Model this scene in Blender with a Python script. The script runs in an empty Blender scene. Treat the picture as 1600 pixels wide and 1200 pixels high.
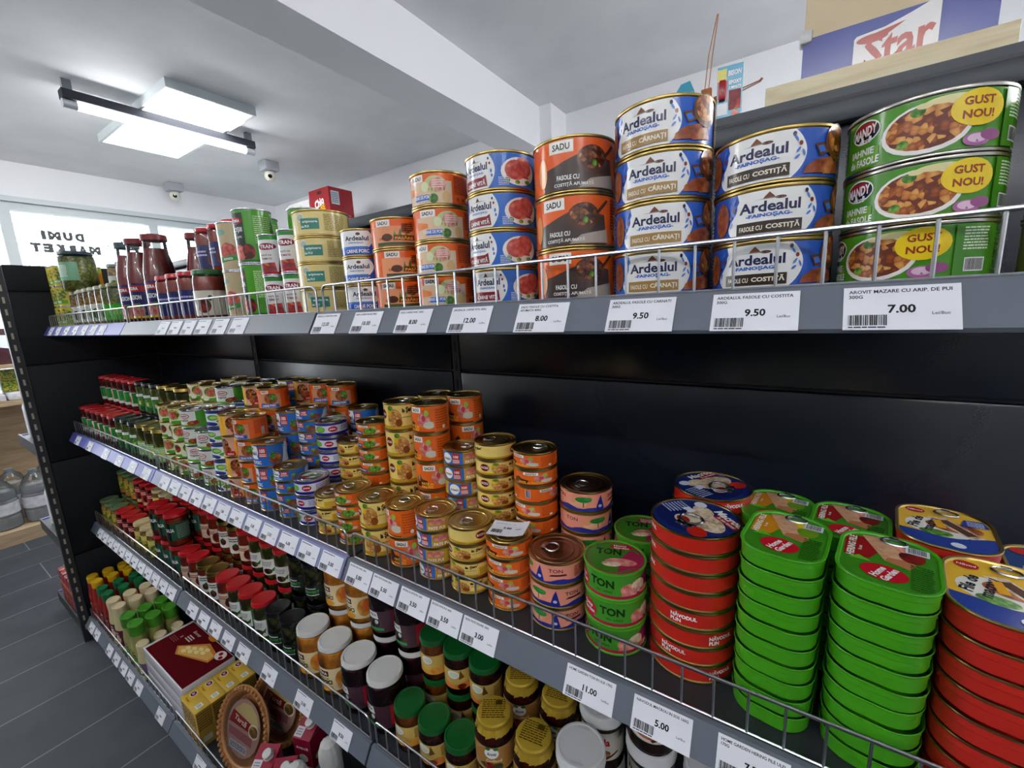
import bpy, bmesh, math, random
from mathutils import Vector, Matrix
random.seed(7)
SC = bpy.context.scene
COL = SC.collection
# ------------------------------------------------------------------ camera, sky, exposure
cam = bpy.data.cameras.new('camera'); camo = bpy.data.objects.new('camera', cam); COL.objects.link(camo)
cam.sensor_fit = 'HORIZONTAL'; cam.sensor_width = 36.0; cam.lens = 661.9652 / 1600 * 36.0
cam.clip_start = 0.01; cam.clip_end = 200
_R = ((0.8352524623, 0.5480399427, -0.0447833151), (0.0609101941, -0.1731585055, -0.9830086878), (-0.5464826369, 0.8183326666, -0.1780122874))
camo.matrix_world = Matrix(((_R[0][0], -_R[1][0], -_R[2][0], .7017), (_R[0][1], -_R[1][1], -_R[2][1], -.8005), (_R[0][2], -_R[1][2], -_R[2][2], 1.47), (0, 0, 0, 1)))
SC.camera = camo
SKY, PANEL, TUBE, FILL_AISLE, FILL_REAR, FILL_WIN = 4.5, 7.0, 24.0, 25.0, 46.0, 70.0  # last three: strengths of fill tubes added out of view
wd = bpy.data.worlds.new('daylight'); SC.world = wd; wd.use_nodes = True
wd.node_tree.nodes['Background'].inputs[0].default_value = (.93, .97, 1, 1)
wd.node_tree.nodes['Background'].inputs[1].default_value = SKY
vs = SC.view_settings; vs.view_transform = 'Standard'; vs.look = 'None'; vs.gamma = 1; vs.use_curve_mapping = False; vs.exposure = 1.1
SC.cycles.max_bounces = 8; SC.cycles.transparent_max_bounces = 16
H, XW, YB, YF, XR = 2.80, -4.63, 2.2, -2.6, 3.2
D1, D2, D3, D4 = 1.474, 1.0, .56, .12
# ------------------------------------------------------------------ materials
def lin(h):
    h = h.lstrip('#'); r = [int(h[i:i + 2], 16) / 255 for i in (0, 2, 4)]
    return tuple(c / 12.92 if c <= .04045 else ((c + .055) / 1.055) ** 2.4 for c in r) + (1,)
MATS = {}
def pm(name, col, rough=.5, metal=0., emit=0., spec=.5, coat=0., bump=0., bscale=60.):
    if name in MATS: return MATS[name]
    m = bpy.data.materials.new(name); m.use_nodes = True
    b = m.node_tree.nodes['Principled BSDF']
    c = lin(col) if isinstance(col, str) else col
    b.inputs['Base Color'].default_value = c; b.inputs['Roughness'].default_value = rough; b.inputs['Metallic'].default_value = metal
    b.inputs['Specular IOR Level'].default_value = spec
    if coat: b.inputs['Coat Weight'].default_value = coat; b.inputs['Coat Roughness'].default_value = .1
    if emit: b.inputs['Emission Color'].default_value = c; b.inputs['Emission Strength'].default_value = emit
    if bump:
        n = m.node_tree.nodes.new('ShaderNodeTexNoise'); n.inputs['Scale'].default_value = bscale
        g = m.node_tree.nodes.new('ShaderNodeBump'); g.inputs['Strength'].default_value = bump; g.inputs['Distance'].default_value = .01
        m.node_tree.links.new(n.outputs['Fac'], g.inputs['Height']); m.node_tree.links.new(g.outputs['Normal'], b.inputs['Normal'])
    MATS[name] = m; return m
def ramp_mat(name, kind, scale, stops, rough=.4, detail=4., dist=0., stretch=(1, 1, 1), bump=0.):
    m = bpy.data.materials.new(name); m.use_nodes = True; nt = m.node_tree; N = nt.nodes; L = nt.links; b = N['Principled BSDF']
    tc = N.new('ShaderNodeTexCoord'); mp = N.new('ShaderNodeMapping'); mp.inputs['Scale'].default_value = stretch
    L.new(tc.outputs['Object'], mp.inputs['Vector'])
    if kind == 'voronoi':
        t = N.new('ShaderNodeTexVoronoi'); t.inputs['Scale'].default_value = scale; L.new(mp.outputs[0], t.inputs['Vector'])
        sp = N.new('ShaderNodeSeparateColor'); L.new(t.outputs['Color'], sp.inputs[0])
        mm = N.new('ShaderNodeMath'); mm.operation = 'SUBTRACT'; L.new(sp.outputs[0], mm.inputs[0])
        m2 = N.new('ShaderNodeMath'); m2.operation = 'MULTIPLY'; L.new(t.outputs['Distance'], m2.inputs[0]); m2.inputs[1].default_value = .5
        L.new(m2.outputs[0], mm.inputs[1]); out = mm.outputs[0]
    else:
        t = N.new('ShaderNodeTexNoise'); t.inputs['Scale'].default_value = scale; t.inputs['Detail'].default_value = detail
        t.inputs['Distortion'].default_value = dist; L.new(mp.outputs[0], t.inputs['Vector']); out = t.outputs['Fac']
    r = N.new('ShaderNodeValToRGB'); e = r.color_ramp.elements
    while len(e) < len(stops): e.new(.5)
    for i, (p, c) in enumerate(stops): e[i].position = p; e[i].color = lin(c)
    L.new(out, r.inputs[0]); L.new(r.outputs[0], b.inputs['Base Color']); b.inputs['Roughness'].default_value = rough
    if bump:
        g = N.new('ShaderNodeBump'); g.inputs['Strength'].default_value = bump; g.inputs['Distance'].default_value = .004
        L.new(out, g.inputs['Height']); L.new(g.outputs[0], b.inputs['Normal'])
    MATS[name] = m; return m
ramp_mat('beans', 'voronoi', 230, [(.0, '6b2a10'), (.3, 'a8561c'), (.6, 'd08a3a'), (1., 'e6b56a')], .3)
ramp_mat('stew', 'voronoi', 200, [(.0, '3e1a0e'), (.35, '8a4a24'), (.7, 'b97a48'), (1., 'd9ad7c')], .3)
ramp_mat('meat', 'noise', 120, [(.3, 'b5524c'), (.5, 'd98478'), (.7, 'f0b8a6')], .35)
ramp_mat('beef', 'noise', 130, [(.3, '9c2f2a'), (.5, 'c8544a'), (.7, 'e08b78')], .35)
ramp_mat('greens', 'noise', 200, [(.3, '234f14'), (.5, '4c8a26'), (.7, '93c04a')], .4)
ramp_mat('sausage', 'noise', 120, [(.3, '5e2513'), (.5, '9a4c26'), (.7, 'c9824a')], .3)
ramp_mat('pate', 'noise', 160, [(.3, '8b4a1c'), (.5, 'c08038'), (.7, 'e9c377')], .4, dist=1.5)
ramp_mat('fish', 'noise', 110, [(.3, '8a6a52'), (.5, 'd9c2a2'), (.7, 'f3e6d0')], .35, dist=1.)
ramp_mat('fillet', 'noise', 90, [(.3, 'b88560'), (.5, 'cf9d76'), (.7, 'dcb48e')], .35, dist=1.)
ramp_mat('veg', 'voronoi', 150, [(.0, '3d6b20'), (.35, '8fae3a'), (.65, 'd9b33a'), (1., 'c43b22')], .35)
ramp_mat('pickle', 'voronoi', 60, [(.0, '3b3d10'), (.4, '6d6c22'), (.7, '8d8a3a'), (1., 'a9a556')], .3, stretch=(1, 1, .4))
ramp_mat('peas', 'voronoi', 130, [(.0, '4e5a1c'), (.5, '7f8234'), (1., 'a7a45a')], .3)
ramp_mat('olives', 'voronoi', 70, [(.0, '15170a'), (.5, '35371a'), (1., '565a2c')], .25)
ramp_mat('redpep', 'voronoi', 60, [(.0, '4f0c0a'), (.5, '8e1a12'), (1., 'b03a20')], .3)
ramp_mat('peach', 'noise', 40, [(.3, 'a8601a'), (.5, 'd78a2e'), (.7, 'efb050')], .25)
ramp_mat('cherry', 'voronoi', 60, [(.0, '14060c'), (.6, '2c0c16'), (1., '40141e')], .2)
ramp_mat('jam', 'noise', 60, [(.3, '2a0c0c'), (.6, '47140f'), (.8, '5c2412')], .2)
ramp_mat('apricot', 'noise', 60, [(.3, '6e3212'), (.6, '8f4a1a'), (.8, 'a8601f')], .2)
ramp_mat('sauce', 'noise', 50, [(.3, '7a1e0e'), (.6, 'a5361a'), (.8, 'bf5a28')], .3)
ramp_mat('tomato', 'noise', 30, [(.3, '6e1216'), (.7, '8f1c1e')], .25)
ramp_mat('zacusca', 'voronoi', 110, [(.0, '6e4a1c'), (.5, 'b0843a'), (1., 'cfae66')], .35)
ramp_mat('plaster', 'noise', 3., [(.35, 'dcdee1'), (.65, 'e6e8ea')], .8, detail=8)
ramp_mat('oak', 'noise', 5., [(.3, 'd6c49c'), (.5, 'e6d8b4'), (.7, 'f0e6ca')], .5, detail=8, dist=1.2, stretch=(1.2, 12, 12))
ramp_mat('wood', 'noise', 4., [(.3, 'ab9272'), (.5, 'bda483'), (.7, 'cab392')], .55, detail=8, dist=.8, stretch=(8, 1, 8))
ramp_mat('linen', 'noise', 30., [(.35, 'c9c9cf'), (.65, 'e6e6ea')], .7)
ramp_mat('sky blue pack', 'noise', 18., [(.35, '4a62b8'), (.5, 'dfe6f2'), (.65, '8fa6dd')], .4)
ramp_mat('mixed pack', 'voronoi', 22., [(0., 'c8b030'), (.3, 'd8d4c8'), (.6, 'b04a2a'), (1., '3d7a3a')], .4)
ramp_mat('fruit print', 'voronoi', 60., [(.0, '7a1420'), (.4, 'c02a2a'), (.7, 'd8a050'), (1., '3a6a2a')], .4)
panelm = pm('anthracite back panel', '161d29', .27, bump=.02, bscale=300)
anth = pm('anthracite steel', '3b4148', .42, 0, spec=.5, bump=.02, bscale=400)
anthd = pm('anthracite deck', '2b2f34', .5)
strip_m = pm('grey price channel', '666d79', .45, 0, coat=.05)
strip_refl = pm('lilac reflection channel', '5a5fb4', .45, 0, coat=.05)  # blue-violet reflection on the strips, put into the base colour
strip_refl_pale = pm('pale lilac reflection channel', '8589b4', .45, 0, coat=.05)  # weaker reflection tint for the middle bay, also base colour
chrome = pm('zinc wire', 'c9cbd0', .28, 1.)
steel = pm('tin plate', 'b9b6ac', .26, 1.)
gold = pm('gold lacquer', 'b79c5c', .28, 1.)
silver = pm('silver lid', 'c4c4c8', .25, 1.)
white = pm('white paint', 'eff0f3', .8)
pvc = pm('white pvc', 'c6cfd2', .4)
paper = pm('paper', 'e8eaf2', .6); ink = pm('ink', '15161c', .6); inkg = pm('grey ink', '55565e', .6)
kraft = pm('kraft board', 'd9c7a6', .8)
def thin(name, tint, gl=.9):
    m = bpy.data.materials.new(name); m.use_nodes = True; nt = m.node_tree; N = nt.nodes; N.remove(N['Principled BSDF'])
    t = N.new('ShaderNodeBsdfTransparent'); t.inputs[0].default_value = lin(tint); g = N.new('ShaderNodeBsdfGlossy'); g.inputs['Roughness'].default_value = .04
    f = N.new('ShaderNodeFresnel'); f.inputs[0].default_value = 1.45; x = N.new('ShaderNodeMixShader')
    nt.links.new(f.outputs[0], x.inputs[0]); nt.links.new(t.outputs[0], x.inputs[1]); nt.links.new(g.outputs[0], x.inputs[2])
    nt.links.new(x.outputs[0], N['Material Output'].inputs[0]); MATS[name] = m; return m
glass = thin('jar glass', 'fafcfa'); pane = thin('window glass', 'fafcfd'); pet = thin('clear bottle plastic', 'fafcfd')
def C(c):
    if isinstance(c, bpy.types.Material): return c
    if c in MATS: return MATS[c]
    return pm('print ' + c, c, .2, spec=.5)
def water_mat():
    m = MATS.get('clear water') or pm('clear water', 'f2f6f8', .15, spec=.6); m.node_tree.nodes['Principled BSDF'].inputs['Alpha'].default_value = .42; return m
def floor_mat():
    m = bpy.data.materials.new('floor tile'); m.use_nodes = True; nt = m.node_tree; N = nt.nodes; L = nt.links; b = N['Principled BSDF']
    tc = N.new('ShaderNodeTexCoord'); mp = N.new('ShaderNodeMapping'); mp.inputs['Rotation'].default_value = (0, 0, math.pi / 2); mp.inputs['Location'].default_value = (.367, .194, 0)
    L.new(tc.outputs['Object'], mp.inputs[0])
    k = N.new('ShaderNodeTexBrick'); k.inputs['Scale'].default_value = 1; k.inputs['Brick Width'].default_value = 1.2; k.inputs['Row Height'].default_value = .303
    k.inputs['Mortar Size'].default_value = .0028; k.inputs['Mortar Smooth'].default_value = .2; k.offset = .33
    k.inputs['Color1'].default_value = lin('474c52'); k.inputs['Color2'].default_value = lin('42474d'); k.inputs['Mortar'].default_value = lin('7e8285')
    L.new(mp.outputs[0], k.inputs['Vector'])
    n = N.new('ShaderNodeTexNoise'); n.inputs['Scale'].default_value = 6; n.inputs['Detail'].default_value = 6; L.new(tc.outputs['Object'], n.inputs['Vector'])
    x = N.new('ShaderNodeMix'); x.data_type = 'RGBA'; x.blend_type = 'OVERLAY'; x.inputs[0].default_value = .35
    L.new(k.outputs['Color'], x.inputs[6]); L.new(n.outputs['Fac'], x.inputs[7]); L.new(x.outputs[2], b.inputs['Base Color']); b.inputs['Roughness'].default_value = .6; b.inputs['Specular IOR Level'].default_value = .25
    return m
# ------------------------------------------------------------------ mesh helpers
class MB:
    def __init__(s): s.v = []; s.f = []; s.m = []; s.mats = []
    def mi(s, m):
        m = C(m)
        if m not in s.mats: s.mats.append(m)
        return s.mats.index(m)
    def add(s, vs, fs, m, mx=None):
        k = len(s.v); i = s.mi(m)
        s.v += [tuple(mx @ Vector(p)) if mx else tuple(p) for p in vs]
        for f in fs: s.f.append([k + j for j in f]); s.m.append(i)
        return s
    def box(s, x0, x1, y0, y1, z0, z1, m, mx=None, bev=0.):
        if bev:
            b = bmesh.new(); bmesh.ops.create_cube(b, size=1)
            for v in b.verts: v.co = Vector(((x0 + x1) / 2 + v.co.x * (x1 - x0), (y0 + y1) / 2 + v.co.y * (y1 - y0), (z0 + z1) / 2 + v.co.z * (z1 - z0)))
            bmesh.ops.bevel(b, geom=b.edges[:], offset=bev, segments=2, affect='EDGES', profile=.5)
            b.verts.index_update(); s.add([v.co for v in b.verts], [[v.index for v in f.verts] for f in b.faces], m, mx); b.free(); return s
        vs = [(x, y, z) for z in (z0, z1) for y in (y0, y1) for x in (x0, x1)]
        return s.add(vs, [(0, 2, 3, 1), (4, 5, 7, 6), (0, 1, 5, 4), (2, 6, 7, 3), (0, 4, 6, 2), (1, 3, 7, 5)], m, mx)
    def lathe(s, prof, m, seg=40, mx=None, mfun=None):
        n = len(prof); vs = []; fs = []
        for j in range(seg):
            a = 2 * math.pi * j / seg
            for r, z in prof: vs.append((r * math.sin(a), -r * math.cos(a), z))
        for j in range(seg):
            for i in range(n - 1):
                a, b = j * n + i, ((j + 1) % seg) * n + i
                q = [a, b, b + 1, a + 1]
                if prof[i][0] < 1e-7: q = [a, b + 1, a + 1]
                elif prof[i + 1][0] < 1e-7: q = [a, b, a + 1]
                fs.append(q)
        return s.add(vs, fs, m, mx)
    def tube(s, pts, r, m, seg=6, mx=None, cap=True):
        P = [Vector(p) for p in pts]; vs = []; fs = []
        for i, p in enumerate(P):
            d = ((P[min(i + 1, len(P) - 1)] - P[max(i - 1, 0)]) or Vector((0, 0, 1))).normalized()
            a = d.orthogonal().normalized() if i == 0 else (a - d * a.dot(d)).normalized()
            b = d.cross(a)
            for k in range(seg):
                t = 2 * math.pi * k / seg; vs.append(p + a * (r * math.cos(t)) + b * (r * math.sin(t)))
        for i in range(len(P) - 1):
            for k in range(seg): fs.append((i * seg + k, i * seg + (k + 1) % seg, (i + 1) * seg + (k + 1) % seg, (i + 1) * seg + k))
        if cap: fs += [tuple(range(seg - 1, -1, -1)), tuple((len(P) - 1) * seg + k for k in range(seg))]
        return s.add(vs, fs, m, mx)
    def prism(s, out, y0, y1, m, mx=None):   # outline [(x,z)] extruded along y
        n = len(out); vs = [(x, y0, z) for x, z in out] + [(x, y1, z) for x, z in out]
        return s.add(vs, [tuple(range(n)), tuple(range(2 * n - 1, n - 1, -1))] + [(i, i + n, (i + 1) % n + n, (i + 1) % n) for i in range(n)], m, mx)
    def mesh(s, name, smooth=True, ang=35):
        me = bpy.data.meshes.new(name); me.from_pydata(s.v, [], s.f)
        for m in s.mats: me.materials.append(m)
        me.polygons.foreach_set('material_index', s.m)
        b = bmesh.new(); b.from_mesh(me); bmesh.ops.recalc_face_normals(b, faces=b.faces[:]) if smooth != 'flat' else None; b.to_mesh(me); b.free()
        if smooth is True:
            me.polygons.foreach_set('use_smooth', [True] * len(me.polygons)); me.set_sharp_from_angle(angle=math.radians(ang))
        me.update(); return me
    def obj(s, name, parent=None, **k): return put(name, s.mesh(name, **k), parent)
def put(name, me, parent=None, loc=None):
    o = bpy.data.objects.new(name, me); COL.objects.link(o)
    if parent: o.parent = parent
    if loc: o.location = loc
    return o
def tag(o, label, cat, group=None):
    o['label'] = label; o['category'] = cat
    if group: o['group'] = group
    return o
def struct(name, mb, **k):
    o = mb.obj(name, **k) if isinstance(mb, MB) else mb; o['kind'] = 'structure'; return o
def thing(name, label, cat, loc=(0, 0, 0), rot=0., group=None):
    o = bpy.data.objects.new(name, None); COL.objects.link(o); o.empty_display_size = .02
    o.location = loc; o.rotation_euler = (0, 0, rot); return tag(o, label, cat, group)
# ------------------------------------------------------------------ printed labels
_TX = {}
def text_mesh(s, bold, shear):
    k = (s, bold, shear)
    if k in _TX: return _TX[k]
    cu = bpy.data.curves.new('t', 'FONT'); cu.body = s; cu.size = 1; cu.offset = bold * .022; cu.shear = shear; cu.resolution_u = 2; cu.align_x = 'LEFT'
    cu.space_line = .95
    o = bpy.data.objects.new('t', cu); me = o.to_mesh()
    me.calc_loop_triangles()
    vs = [tuple(v.co) for v in me.vertices]; fs = [tuple(t.vertices) for t in me.loop_triangles]
    o.to_mesh_clear(); bpy.data.objects.remove(o); bpy.data.curves.remove(cu)
    x0 = min(v[0] for v in vs); x1 = max(v[0] for v in vs); y0 = min(v[1] for v in vs); y1 = max(v[1] for v in vs)
    vs = [((v[0] - (x0 + x1) / 2), (v[1] - (y0 + y1) / 2)) for v in vs]
    _TX[k] = (vs, fs, x1 - x0, y1 - y0); return _TX[k]
def R(t0, v0, t1, v1, c): return ('P', [(t0, v0), (t1, v0), (t1, v1), (t0, v1)], c)
def E(t, v, rt, rv, c): return ('E', t, v, rt, rv, c)
def P(p, c): return ('P', p, c)
def T(s, t, v, hv, c, bold=1, shear=0., rot=0., w=None): return ('T', s, t, v, hv, c, bold, shear, rot, w)
def LN(t0, v0, t1, v1, rows, c): return ('L', t0, v0, t1, v1, rows, c)
def BC(t0, v0, t1, v1): return ('B', t0, v0, t1, v1)
def draw(mb, ops, su, sv, fmap, step=None, lay=.00005):
    """draw flat print ops (t,v) scaled by su,sv and mapped by fmap(u,v,offset)"""
    rnd = random.Random(3); n = 0
    def emit(vs, fs, c, off):
        if step:
            b = bmesh.new(); bv = [b.verts.new((x, y, 0)) for x, y in vs]
            for f in fs:
                try: b.faces.new([bv[i] for i in f])
                except ValueError: pass
            lo = min(x for x, _ in vs); hi = max(x for x, _ in vs); k = math.floor(lo / step) + 1
            while k * step < hi - 1e-6:
                bmesh.ops.bisect_plane(b, geom=b.verts[:] + b.edges[:] + b.faces[:], plane_co=(k * step, 0, 0), plane_no=(1, 0, 0)); k += 1
            b.verts.index_update(); vs = [(v.co.x, v.co.y) for v in b.verts]; fs = [[v.index for v in f.verts] for f in b.faces]; b.free()
        mb.add([fmap(x, y, off) for x, y in vs], fs, c)
    for op in ops:
        n += 1; off = n * lay; k = op[0]
        if k == 'P':
            pts = [(t * su, v * sv) for t, v in op[1]]
            if len(pts) > 4:
                from mathutils.geometry import tessellate_polygon
                fs = tessellate_polygon([[Vector((x, y, 0)) for x, y in pts]])
            else: fs = [tuple(range(len(pts)))]
            emit(pts, fs, op[2], off)
        elif k == 'E':
            t, v, rt, rv = op[1] * su, op[2] * sv, op[3] * su, op[4] * sv
            emit([(t + rt * math.cos(a * math.pi / 11), v + rv * math.sin(a * math.pi / 11)) for a in range(22)], [tuple(range(22))], op[5], off)
        elif k == 'T':
            _, s, t, v, hv, c, bold, shear, rot, w = op
            vs, fs, tw, th = text_mesh(s, bold, shear); sy = hv * sv / th; sx = (w * su / tw) if w else sy
            ca, sa = math.cos(rot), math.sin(rot)
            emit([(t * su + (x * sx * ca - y * sy * sa), v * sv + (x * sx * sa + y * sy * ca)) for x, y in vs], fs, c, off)
        elif k == 'L':
            _, t0, v0, t1, v1, rows, c = op; hh = (v1 - v0) / rows; vs = []; fs = []
            for i in range(rows):
                t = t0; y = v1 - (i + .75) * hh
                while t < t1 - (t1 - t0) * .06:
                    q = min(t1, t + (t1 - t0) * rnd.uniform(.06, .22)); j = len(vs)
                    vs += [(a * su, b * sv) for a, b in ((t, y), (q, y), (q, y + hh * .5), (t, y + hh * .5))]; fs.append((j, j + 1, j + 2, j + 3)); t = q + (t1 - t0) * .025
            emit(vs, fs, c, off)
        elif k == 'B':
            _, t0, v0, t1, v1 = op; vs = []; fs = []; t = t0
            while t < t1:
                q = min(t1, t + (t1 - t0) * rnd.choice((.012, .02, .032))); j = len(vs)
                vs += [(a * su, b * sv) for a, b in ((t, v0), (q, v0), (q, v1), (t, v1))]; fs.append((j, j + 1, j + 2, j + 3)); t = q + (t1 - t0) * rnd.choice((.012, .02, .028))
            emit(vs, fs, '15161c', off)
def cyl_label(r, h, ops, base, z0=0., rough=None):
    """label wrapped once around a cylinder; t in degrees, v 0..1"""
    mb = MB(); seg = 48; ss = 2 * math.pi / seg
    mb.add([((r) * math.sin(i * ss), -(r) * math.cos(i * ss), z0 + k * h) for i in range(seg) for k in (0, 1)], [(2 * i, 2 * ((i + 1) % seg), 2 * ((i + 1) % seg) + 1, 2 * i + 1) for i in range(seg)], base)
    def fm(u, v, off):
        a = u / r; q = r + off + .0001; return (q * math.sin(a), -q * math.cos(a), z0 + v)
    draw(mb, ops, r * math.pi / 180, h, fm, step=r * ss)
    return mb
def flat_ops(mb, ops, mx, su=.001, sv=.001, lay=.00006):
    draw(mb, ops, su, sv, lambda u, v, off: tuple(mx @ Vector((u, v, off))), None, lay)
# ------------------------------------------------------------------ room
def build_room():
    f = MB().box(XW - .2, XR, YF, YB, -.1, 0, floor_mat()); struct('floor', f)
    struct('ceiling', MB().box(XW - .2, XR, YF, YB, H, H + .1, 'plaster'))
    struct('wall_back', MB().box(XW - .2, XR, YB, YB + .15, 0, H, white))
    struct('wall_front', MB().box(XW - .2, XR, YF - .15, YF, 0, H, white))
    struct('wall_right', MB().box(XR, XR + .15, YF, YB, 0, H, white))
    w = MB().box(XW - .2, XW, YF, YB, 2.508, H, white).box(XW - .2, XW, YF, YB, 0, .35, white)
    w.box(XW - .2, XW, 1.95, YB, .35, 2.508, white).box(XW - .2, XW, YF, -2.0, .35, 2.508, white)
    struct('wall_left', w)
    struct('trim_ceiling_beam', MB().box(-1.06, -.83, YF, YB, 2.53, H, white))
    struct('trim_pillar', MB().box(-.83, -.74, 1.975, YB, 0, H, white).box(-1.06, -.83, 1.975, YB, 0, 2.53, white))
    ys = [-2.0, -1.02, -.015, .955, 1.95]
    for i in range(4):
        a, b = ys[i], ys[i + 1]; t = .035
        o = struct('window_%d' % (i + 1), MB().box(XW - .12, XW - .02, a, b, 2.43, 2.508, pvc).box(XW - .12, XW - .02, a, b, .35, .43, pvc).box(XW - .12, XW - .02, a, a + t, .43, 2.43, pvc).box(XW - .12, XW - .02, b - t, b, .43, 2.43, pvc))
        MB().box(XW - .075, XW - .065, a + t, b - t, .43, 2.43, pane).obj('window_glass', o)
    struct('trim_window_head', MB().box(XW, XW + .02, -2.0, 1.95, 2.49, 2.53, pvc))
build_room()
def build_ceiling_things():
    z = H
    t = thing('ceiling_light_panel', 'large white square-edged LED ceiling panel behind the tube light', 'ceiling light', (-2.87, .585, z))
    fr = MB()
    for a in ((-.608, .608, -.24, -.222), (-.608, .608, .222, .24), (-.608, -.59, -.222, .222), (.59, .608, -.222, .222)): fr.box(a[0], a[1], a[2], a[3], -.05, 0, pvc)
    fr.obj('frame', t); MB().box(-.59, .59, -.222, .222, -.046, -.04, pm('led diffuser', 'ffffff', .5, emit=PANEL)).obj('diffuser', t)
    t = thing('tube_light', 'long white fluorescent tube fitting hanging below the square ceiling panel', 'ceiling light', (-2.70, .51, z))
    MB().box(-.034, .034, -.5, .5, -.102, -.056, pm('fitting grey', '44464c', .95, spec=.0)).obj('housing', t)
    MB().tube([(0, -.44, -.122), (0, .44, -.122)], .022, pm('tube glow', 'ffffff', .4, emit=TUBE), 12).obj('tube', t)
    for s in (-1, 1):
        MB().tube([(0, s * .44, -.122), (0, s * .50, -.122)], .024, pm('clear end cap', 'b9bcc4', .15, spec=.8), 12).obj('end_cap', t)
        MB().box(-.015, .015, s * .47 - .02, s * .47 + .02, -.06, 0, pm('grey bracket', '8b8f96', .5)).obj('bracket', t)
    for x, y, lb in ((-4.42, 1.10, 'white security camera on the ceiling edge above the shop window'), (-3.18, 1.376, 'white security camera on the open ceiling above the red carton')):
        t = thing('security_camera', lb, 'security camera', (x, y, z))
        MB().box(-.06, .06, -.06, .06, -.075, 0, pm('junction box', 'a9adb4', .5), bev=.006).obj('junction_box', t)
        q = Matrix.Translation((0, 0, -.105)) @ Matrix.Rotation(.6, 4, 'X')
        MB().lathe([(0, -.045), (.025, -.043), (.042, -.02), (.045, 0), (.04, .025), (.02, .04), (0, .042)], pm('camera ivory', 'dcd9cc', .35), 20).obj('housing', t).matrix_local = Matrix.Translation((0, 0, -.112))
        l = MB().lathe([(0, .012), (.016, .01), (.018, -.01), (0, -.01)], pm('lens black', '0c0d10', .1), 16).obj('lens', t)
        d = Vector((.70 - x, -.8 - y, 1.47 - z)).normalized(); l.matrix_local = Matrix.Translation(Vector((0, 0, -.112)) + d * .04) @ d.to_track_quat('Z', 'Y').to_matrix().to_4x4()
    # fill tubes added out of view to brighten shelves, floor and ceiling
    for k, (x, y, lb) in enumerate(((-.4, -2.3, 'added fill tube light over the aisle beside the beam'), (1.0, -2.3, 'added fill tube light over the aisle in the near bay'), (2.4, -2.3, 'added fill tube light over the aisle by the right wall'), (-3.1, -1.5, 'added fill tube light over the aisle near the shop window'),
                                (1.6, 1.2, 'added pendant fill tube behind the gondola in the near bay'), (2.6, .9, 'added pendant fill tube behind the gondola by the right wall'))):
        t = thing('tube_light', lb, 'ceiling light', (x, y, z - (.42 if k > 3 else 0)), math.pi / 2 if k > 3 else 0)
        MB().box(-.5, .5, -.042, .042, -.088, -.056, MATS['fitting grey']).obj('housing', t); MB().tube([(-.44, 0, -.112), (.44, 0, -.112)], .02, pm('fill glow rear', 'ffffff', .4, emit=FILL_REAR) if k > 3 else pm('fill glow by window', 'ffffff', .4, emit=FILL_WIN) if k == 3 else pm('fill glow aisle', 'ffffff', .4, emit=FILL_AISLE), 12).obj('tube', t)
        for q in (-1, 1): MB().box(q * .47 - .01, q * .47 + .01, -.01, .01, -.056, (.42 if k > 3 else 0), MATS['grey bracket']).obj('bracket', t)
build_ceiling_things()
# ------------------------------------------------------------------ gondola, shelves, guards
def build_gondola():
    g = thing('shop_gondola', 'dark anthracite metal shelving bay with slotted posts behind the tins', 'shelving', (0, 0, 0))
    for i in range(-2, 1):
        for a, b in ((.12, .493), (.497, .905), (.909, 1.317), (1.321, 1.700)):
            MB().box(i + .014, i + .986, 0, .012, a, b, panelm, bev=.005).obj('back_panel', g)
        MB().box(i + .012, i + .988, .0125, .016, .1, 1.702, anthd).obj('light_stop_sheet', g)  # added behind the panels to stop light leaking through their gaps
        MB().box(i + .004, i + .996, -.012, .03, 1.702, 1.731, anth, bev=.004).obj('top_cap', g)
    for i in (-2, -1, 0, 1):
        m = MB().box(i - .011, i + .011, .002, .04, 0, 1.70, pm('post black', '15181c', .5))
        for k in range(33): m.box(i - .003, i + .003, .0012, .0022, .12 + k * .048, .145 + k * .048, pm('slot black', '050607', .8))
        m.obj('upright', g)
    for i in range(-2, 1): MB().box(i + .004, i + .996, -.43, -.415, 0, .085, anthd).obj('kick_plate', g)
    return g
build_gondola()
TH = math.atan2(.018, .032)
def strip_profile(deep):  # (y,z) relative to deck top, deck front at y=-.352
    d = deep
    return [(-.350 - d, .002), (-.357 - d, .002), (-.3765 - d, -.0325), (-.374 - d, -.036), (-.352 - d, -.036), (-.352 - d, -.033), (-.372 - d, -.0325), (-.354 - d, -.001), (-.350 - d, -.001)]
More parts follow.
